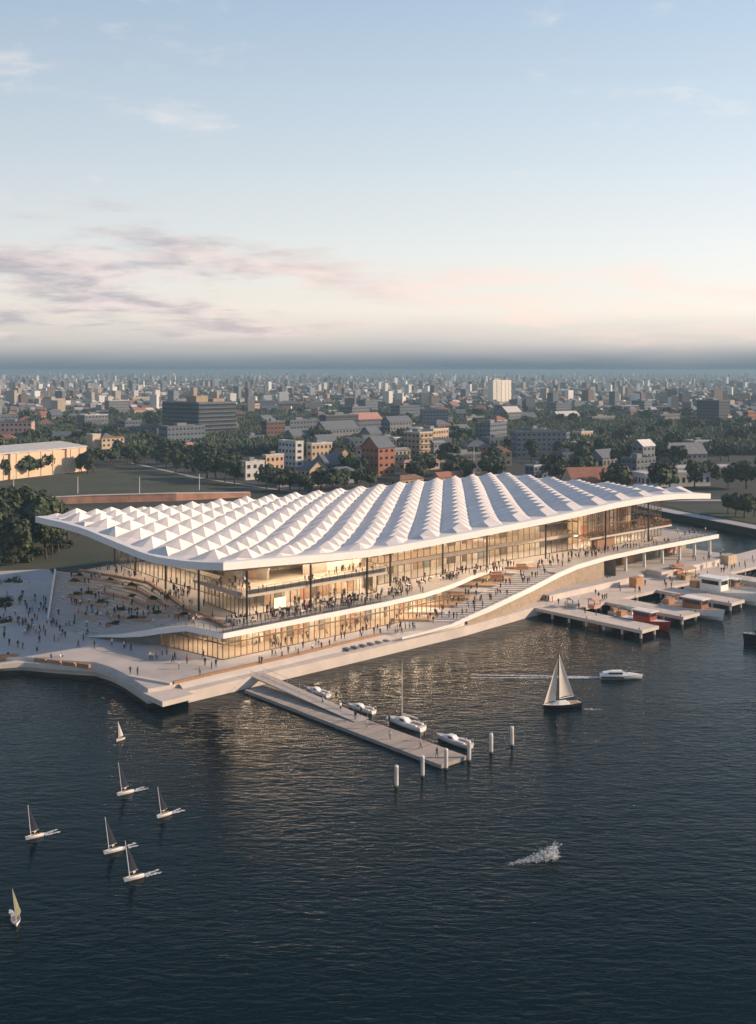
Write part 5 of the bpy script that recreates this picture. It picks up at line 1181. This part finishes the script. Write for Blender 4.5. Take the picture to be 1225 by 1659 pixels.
for a in B_:
    building_kw = dict(rz=radians(38)) if a[0] > 850 or a[0] == 655 else {}
    if a[0] in (930, 1045, 1090): building_kw = dict(rz=radians(14))
    hand(*a, awn=(a[0] == 680), **building_kw)
# the great office block, each storey's window band a part
p = G(322, 716, 2.5); ob = empty('office_block', p, HROT + radians(4), 'big dark blue office block with bands of windows, left of centre', 'office block')
mb = MB(); mb.prism([(0, 0), (39, 0), (39, 20), (12, 20), (12, 48), (-3, 48), (-3, 6)], -.5, 33); mb.build('wall', WM['blue'], ob)
mb = MB(); mb.box(2, 6, 33, 14, 20, 38); mb.box(18, 4, 33, 30, 14, 35.5); mb.build('roof_plant', WM['tan'], ob).__setitem__('kind', 'stuff')
for f in range(9):
    z = 1.6 + f * 3.5
    mb = MB(); mb.loft([[(x, y, z), (x, y, z + 1.7)] for x, y in ((-3.25, 48), (-3.25, 5.8), (-.1, -.25), (39.25, -.25), (39.25, 20))], close=False, caps=False); mb.build('window_band', M_win, ob)
    mb = MB(); mb.loft([[(x, y, z - .35), (x * 1.0 - .5 * (x < 0), y - .7 * (y < 0), z - .3), (x, y, z - .02)] for x, y in ((-3.3, 48), (-3.3, 5.8), (-.1, -.3), (39.3, -.3), (39.3, 20))], close=False, caps=False); mb.build('floor_ledge', WM['grey'], ob)
# white slab tower far away
p = G(799, 657, 2.5); wt = empty('white_tower', p, radians(38), 'tall white slab tower standing alone in the far city', 'tower')
mb = MB(); mb.prism([(0, 0), (19, -1.5), (43, 0), (43, 12), (0, 12)], -.5, 43); mb.build('wall', mat('tower_white', (.78, .74, .66), .7, .03, .1), wt)
mb = MB(); mb.box(4, 2, 43, 17, 9, 46); mb.build('plant_room', WM['cream'], wt)
for x in (8, 18, 28, 36): mb = MB(); mb.box(x, -1.75 + abs(x - 19) * .068, 1, x + .8, -1.1 + abs(x - 19) * .068, 42); mb.build('fin', WM['cream'], wt)
# the long pale warehouse on the left with its tower
fr = Vector((30.9, 57.2, 0)).normalized(); ang = atan2(fr.y, fr.x)
o0 = G(140, 763, 2.5) - fr * 112
wh = empty('warehouse', o0, ang, 'long pale warehouse with sunlit walls and a flat roof on the left', 'warehouse')
mb = MB(); mb.prism([(0, 0), (50, 0), (50, 1.2), (54, 1.2), (54, 0), (92, 0), (92, 1), (96, 1), (96, 0), (112, 0), (112, 42), (0, 42)], -.5, 14.2); mb.build('wall', mat('warehouse_wall', (.66, .50, .36), .85, .08, .15), wh)
mb = MB(); mb.prism([(-.4, -.4), (112.4, -.4), (112.4, 42.4), (-.4, 42.4)], 14.2, 14.9); mb.face([(-.4, -.4, 14.92), (112.4, -.4, 14.92), (112.4, 21, 17.2), (-.4, 21, 17.2)]); mb.face([(-.4, 42.4, 14.92), (112.4, 42.4, 14.92), (112.4, 21, 17.2), (-.4, 21, 17.2)][::-1]); mb.face([(112.4, -.4, 14.92), (112.4, 42.4, 14.92), (112.4, 21, 17.2)])
mb.build('roof', RM['pale'], wh)
for x in (4, 13, 22, 31, 40, 49, 58, 67, 76, 85, 99, 106): mb = MB(); mb.box(x, -.35, -.3, x + .7, .01, 13.9); mb.build('pilaster', mat('warehouse_wall', (.66, .50, .36)), wh)
for x in (8, 26, 62, 80): mb = MB(); mb.box(x, -.12, 8.5, x + 3.4, .02, 11.2); mb.build('window', M_win, wh)
p = G(150, 742, 2.5); tw = empty('cream_tower', p, ang - .2, 'plain cream tower at the end of the long warehouse', 'tower')
mb = MB(); mb.box(0, 0, -.5, 6.5, 7, 15.5); mb.build('wall', WM['cream'], tw); mb = MB(); mb.box(-.25, -.25, 15.5, 6.75, 7.25, 16.2); mb.build('cap', RM['pale'], tw)
# red earth retaining wall and lamp poles by the lawn
a, b = Vector((-137, 449)), Vector((-88, 500)); c_ = Vector((-52, 516))
rw = empty('retaining_wall', (0, 0, 0), 0, 'long low retaining wall of reddish stone between the lawn and the hall', 'wall')
mb = MB(); M_red2 = mat('red_stone', (.42, .22, .15), .9, .25, .25, bump=.4, bscale=1)
mb.loft([[(q.x, q.y, 2), (q.x + .2, q.y + .5, h), (q.x - .6, q.y + 2.2, h), (q.x - .6, q.y + 2.2, 2)] for q, h in ((Vector((-150, 478)), 5.3), (Vector((-128, 484)), 5.8), (Vector((-92, 492)), 5.8), (Vector((-60, 508)), 4.4))]); mb.build('wall', M_red2, rw)
mb = MB(); mb.loft([[(q.x - .1, q.y + .2, h), (q.x - .1, q.y + .2, h + .3), (q.x - .9, q.y + 2.5, h + .3), (q.x - .9, q.y + 2.5, h)] for q, h in ((Vector((-150, 478)), 5.3), (Vector((-128, 484)), 5.8), (Vector((-92, 492)), 5.8), (Vector((-60, 508)), 4.4))]); mb.build('coping', M_conc, rw)
for k, (px, py) in enumerate([(22, 800), (126, 800), (226, 800), (323, 794), (768, 770)]):
    t = empty('lamp_post', G(px, py, 2.5), 0, ['pale lamp post at the left edge of the lawn', 'pale lamp post left of centre on the lawn', 'pale lamp post right of centre on the lawn', 'pale lamp post at the right corner of the lawn', 'tall pale mast rising behind the roof peak'][k], 'lamp post', 'lamp posts by the lawn'); h = 8 if k < 4 else 16
    mb = MB(); mb.tube([(0, 0, -.3), (0, 0, h)], [.2, .12], 7); mb.build('pole', M_white, t)
    mb = MB(); mb.box(-.15, -.9, h - .1, .15, .9, h + .12); mb.build('lamp_head', M_metal, t)
# ------------------------------------------------------------------ named trees round the lawn, street and right shore
street = 'trees along the street and lawn'
ORD = ['leftmost', 'second from the left', 'third from the left', 'fourth from the left', 'fifth from the left', 'sixth from the left', 'seventh from the left', 'eighth from the left', 'ninth from the left', 'tenth from the left', 'eleventh from the left', 'twelfth from the left', 'thirteenth from the left', 'fourteenth from the left', 'fifteenth from the left', 'sixteenth from the left', 'seventeenth from the left', 'eighteenth from the left', 'nineteenth from the left', 'twentieth from the left', 'twenty-first from the left']
def trow(lst, where, grp, h0, h1, near=False):
    for k, (px, py) in enumerate(sorted(lst)): tree(G(px, py, 2.5), rnd.uniform(h0, h1), where + ', ' + ORD[k], grp, near)
trow([(5, 778), (30, 775), (42, 774), (52, 772), (66, 770)], 'leafy tree in front of the long pale warehouse wall', 'trees before the warehouse', 10, 13)
trow([(142, 768), (152, 766), (132, 766)], 'dark tree at the corner of the long pale warehouse', 'trees at the warehouse corner', 12, 15)
trow([(180, 752), (195, 750), (208, 754), (220, 757), (235, 748), (255, 752), (270, 760), (285, 765), (300, 768), (318, 770), (335, 776), (350, 778), (365, 781), (380, 784), (300, 752), (330, 758), (362, 766), (278, 742), (245, 742), (345, 745), (385, 760)], 'street tree between the lawn and the houses', street, 9, 15)
trow([(432, 792), (452, 796), (470, 795), (485, 798), (520, 796), (560, 794), (580, 792), (600, 790), (438, 786), (500, 800), (540, 798)], 'bushy tree right behind the roof ridge of the hall', 'trees behind the roof ridge', 8, 12)
trow([(670, 776), (690, 770), (730, 778), (745, 772), (760, 780), (680, 780)], 'tree among the houses near the roof peak', 'trees near the roof peak', 9, 13)
trow([(800, 780), (905, 782), (935, 778), (890, 775), (1000, 800), (1085, 796), (1125, 790), (1150, 786), (1180, 790), (1210, 792), (1070, 800)], 'dark tree behind the right end of the hall', 'trees behind the right end of the hall', 11, 16)
trow([(1192, 836), (1206, 840), (1222, 838), (1212, 832), (1180, 834)], 'round dark tree on the grassy right shore', 'trees on the right shore', 8, 11, True)
# ------------------------------------------------------------------ middle distance, filled at random but each one its own
occ = []
def free(x, y, r):
    for q in occ:
        if (q[0] - x) ** 2 + (q[1] - y) ** 2 < (q[2] + r) ** 2: return False
    return True
for o in list(COL.objects):
    if o.type == 'EMPTY' and not o.parent and o.get('category') in ('building', 'office block', 'tower', 'warehouse'):
        w_ = [c for c in o.children if c.name.split('.')[0] == 'wall'][0]; bb = [o.matrix_basis @ Vector(q) for q in w_.bound_box]
        c = sum(bb, Vector()) / 8; occ.append((c.x, c.y, max((q - c).xy.length for q in bb) * .85))
occ += [(-120, 560, 55), (-160, 620, 50), (-80, 520, 40), (-60, 540, 20)]
KIND = [('white', 'terra', 'hip', 'white house with a red hipped roof'), ('cream', 'terra', 'gable', 'cream house with a red gable roof'), ('sand', 'pale', 'flat', 'sandy block with a pale flat roof'), ('grey', 'pale', 'flat', 'grey block with a pale flat roof'), ('grey', 'slate', 'gable', 'grey house with a slate gable roof'), ('brick', 'slate', 'hip', 'brick house with a slate hipped roof'), ('tan', 'brown', 'hip', 'tan house with a brown hipped roof'), ('pink', 'grey', 'flat', 'pinkish block with a grey flat roof'), ('blue', 'slate', 'flat', 'blue grey block with a dark flat roof')]
ZONE = [(820, 'in nearer streets'), (1150, 'in mid distance'), (5000, 'far off')]
def sector(x, y): a = x / y; return 'left of the office block' if a < -.2 else 'near the centre' if a < .1 else 'right of centre'
tries = 0
while nbuild[0] < 215 and tries < 9000:
    tries += 1
    y = 600 + 1300 * rnd.random() ** 1.5; x = rnd.uniform(-.36, .36) * y
    if y < 820 and x < -.05 * y: continue
    if y < 700 and x > .12 * y and rnd.random() < .8: continue
    if 700 < y < 1150 and x > .08 * y and rnd.random() < .7: continue      # parkland on the right
    wx, dy, h = (rnd.uniform(10, 20), rnd.uniform(9, 14), rnd.uniform(5, 11)) if rnd.random() < .7 else (rnd.uniform(16, 36), rnd.uniform(12, 18), rnd.uniform(11, 21))
    r_ = (wx + dy) * .36
    if not free(x, y, r_): continue
    occ.append((x, y, r_)); k = rnd.choices(KIND, [2, 1, 1, 2, 8, 3, 2, 1, 7])[0]
    if h > 12: k = rnd.choice([q for q in KIND if q[2] == 'flat'] + [KIND[-1]] * 3)
    z_ = next(q[1] for q in ZONE if y < q[0])
    building(Vector((x - .2 * wx, y - .3 * dy, 2.5)), HROT + rnd.choice((0, 0, -.35, .25, -.6)), wx, dy, h, k[0], k[1], k[2], '%s %s, %s' % (k[3], z_, sector(x, y)), 'houses of the city behind the hall', win=y < 1500)
tries = 0
while ntree[0] < 300 and tries < 20000:
    tries += 1
    y = 590 + 800 * rnd.random() ** 1.3; x = rnd.uniform(-.37, .38) * y
    if y < 720 and x < -.04 * y: continue
    if not (y > 700 and x > .06 * y) and rnd.random() < .45: continue
    if not free(x, y, 3.0): continue
    occ.append((x, y, 2.2)); dk = 'in the parkland on the right' if (y > 680 and x > .06 * y) else 'between the houses ' + ('left of the office block' if x / y < -.2 else 'near the middle of the photo' if x / y < .1 else 'in the right half')
    tree(Vector((x, y, 2.5)), rnd.uniform(9, 16), 'dark green tree %s' % dk, 'trees among the city houses')
print('buildings', nbuild[0], 'trees', ntree[0])
# the far city and woods: beyond picking apart
rc = random.Random(5)
cols = [(.60, .59, .57), (.34, .30, .25), (.18, .20, .22), (.34, .26, .20), (.11, .125, .14), (.70, .69, .67), (.14, .11, .10)]  # mostly dark tones, cloud shade over the city put into the wall colour
FM = [mat('far_wall_%d' % i, c, .85, .06, .05) for i, c in enumerate(cols)] + [RM['terra'], RM['grey'], RM['pale']]
mb = MB(); nfar = 0
while nfar < 9500:
    # even over the picture: row by row towards the horizon
    py = 607.5 + 80 * rc.random() ** 1.25; d = 1750 * 59.5 / (py - 600)
    if d < 1350: continue
    x = rc.uniform(-.5, .5) * d
    den = .5 + .5 * sin(x * .004 + 1.3 * sin(d * .0011)) * cos(d * .0023 + x * .0012)
    if rc.random() > .12 + 1.0 * den or (d < 2400 and rc.random() < .7): continue
    nfar += 1; g = 1 + max(0, (d - 2500) / 12000)
    if rc.random() < .9: wx, dy, h = rc.uniform(7, 14) * g, rc.uniform(7, 11) * g, rc.uniform(5, 11) * g
    else: wx, dy, h = rc.uniform(8, 15) * g, rc.uniform(8, 13) * g, rc.uniform(14, 30) * g
    M = Matrix.Translation((x, d, 2.3)) @ Matrix.Rotation(HROT + rc.choice((0, -.5, .3, -.9)), 4, 'Z'); m = rc.randrange(7)
    mb.box(0, 0, 0, wx, dy, h, m, M, 'bk' if d > 2500 else 'b')
    if h < 12 * g and rc.random() < .6:
        P = [M @ Vector(q) for q in ((-.4, -.4, h), (wx + .4, -.4, h), (wx + .4, dy + .4, h), (-.4, dy + .4, h), (-.4, dy / 2, h + dy * .35), (wx + .4, dy / 2, h + dy * .35))]; rm = rc.choice((7, 8, 8, 9))
        mb.face([P[0], P[1], P[5], P[4]], rm); mb.face([P[2], P[3], P[4], P[5]], rm); mb.face([P[0], P[4], P[3]], m); mb.face([P[1], P[2], P[5]], m)
tag(mb.build('distant_city', FM, fix=False), 'dense far city of small pale houses reaching to the horizon', 'city', None, 'stuff')
mb = MB(); nt_ = 0
while nt_ < 34000:
    py = 606.5 + 135 * rc.random() ** 1.15; d = 1750 * 59.5 / (py - 600)
    if d < 760: continue
    x = rc.uniform(-.5, .5) * d; den = .5 - .5 * sin(x * .004 + 1.3 * sin(d * .0011)) * cos(d * .0023 + x * .0012)
    if rc.random() > .2 + .9 * den: continue
    if d < 1950 and not free(x, d, 2): continue
    nt_ += 1; g = 1 + max(0, (d - 1500) / 7000); s = rc.uniform(4, 8) * g; c = Vector((x, d, 2.5 + s * .55)); m = rc.randrange(4)
    for k in range(3 if d > 2500 else 8 if d > 1300 else 16):                       # overlapping tilted leaf masses
        q = c + Vector((rc.uniform(-.6, .6) * s, rc.uniform(-.5, .5) * s, rc.uniform(-.25, .45) * s)); r_ = s * (rc.uniform(.35, .6) if d > 1300 else rc.uniform(.2, .42)); a0 = rc.uniform(0, 6)
        top = q + Vector((rc.uniform(-.2, .2) * r_, rc.uniform(-.2, .2) * r_, r_ * .8)); ring = [q + Vector((cos(a0 + j * 1.2566) * r_ * rc.uniform(.8, 1.2), sin(a0 + j * 1.2566) * r_ * rc.uniform(.8, 1.2), -r_ * .45)) for j in range(5)]
        for j in range(5): mb.face([ring[j], ring[(j + 1) % 5], top], m)
tag(mb.build('distant_woods', M_leafs, fix=False), 'dark tree masses between the far houses', 'woods', None, 'stuff')
# ------------------------------------------------------------------ evening haze
mb = MB(); mb.box(-9200, -600, -1.0, 9200, 12000, 66)
hz_m = bpy.data.materials.new('haze_air'); hz_m.use_nodes = True; nt = hz_m.node_tree; nt.nodes.clear()
pv = nt.nodes.new('ShaderNodeVolumePrincipled'); pv.inputs['Color'].default_value = (.36, .54, .68, 1); pv.inputs['Density'].default_value = .00019; pv.inputs['Anisotropy'].default_value = .1
mo_ = nt.nodes.new('ShaderNodeOutputMaterial'); nt.links.new(pv.outputs[0], mo_.inputs['Volume'])
h_ = mb.build('haze', hz_m); tag(h_, 'thin blue evening haze over the harbour and the far city', 'haze', None, 'stuff')
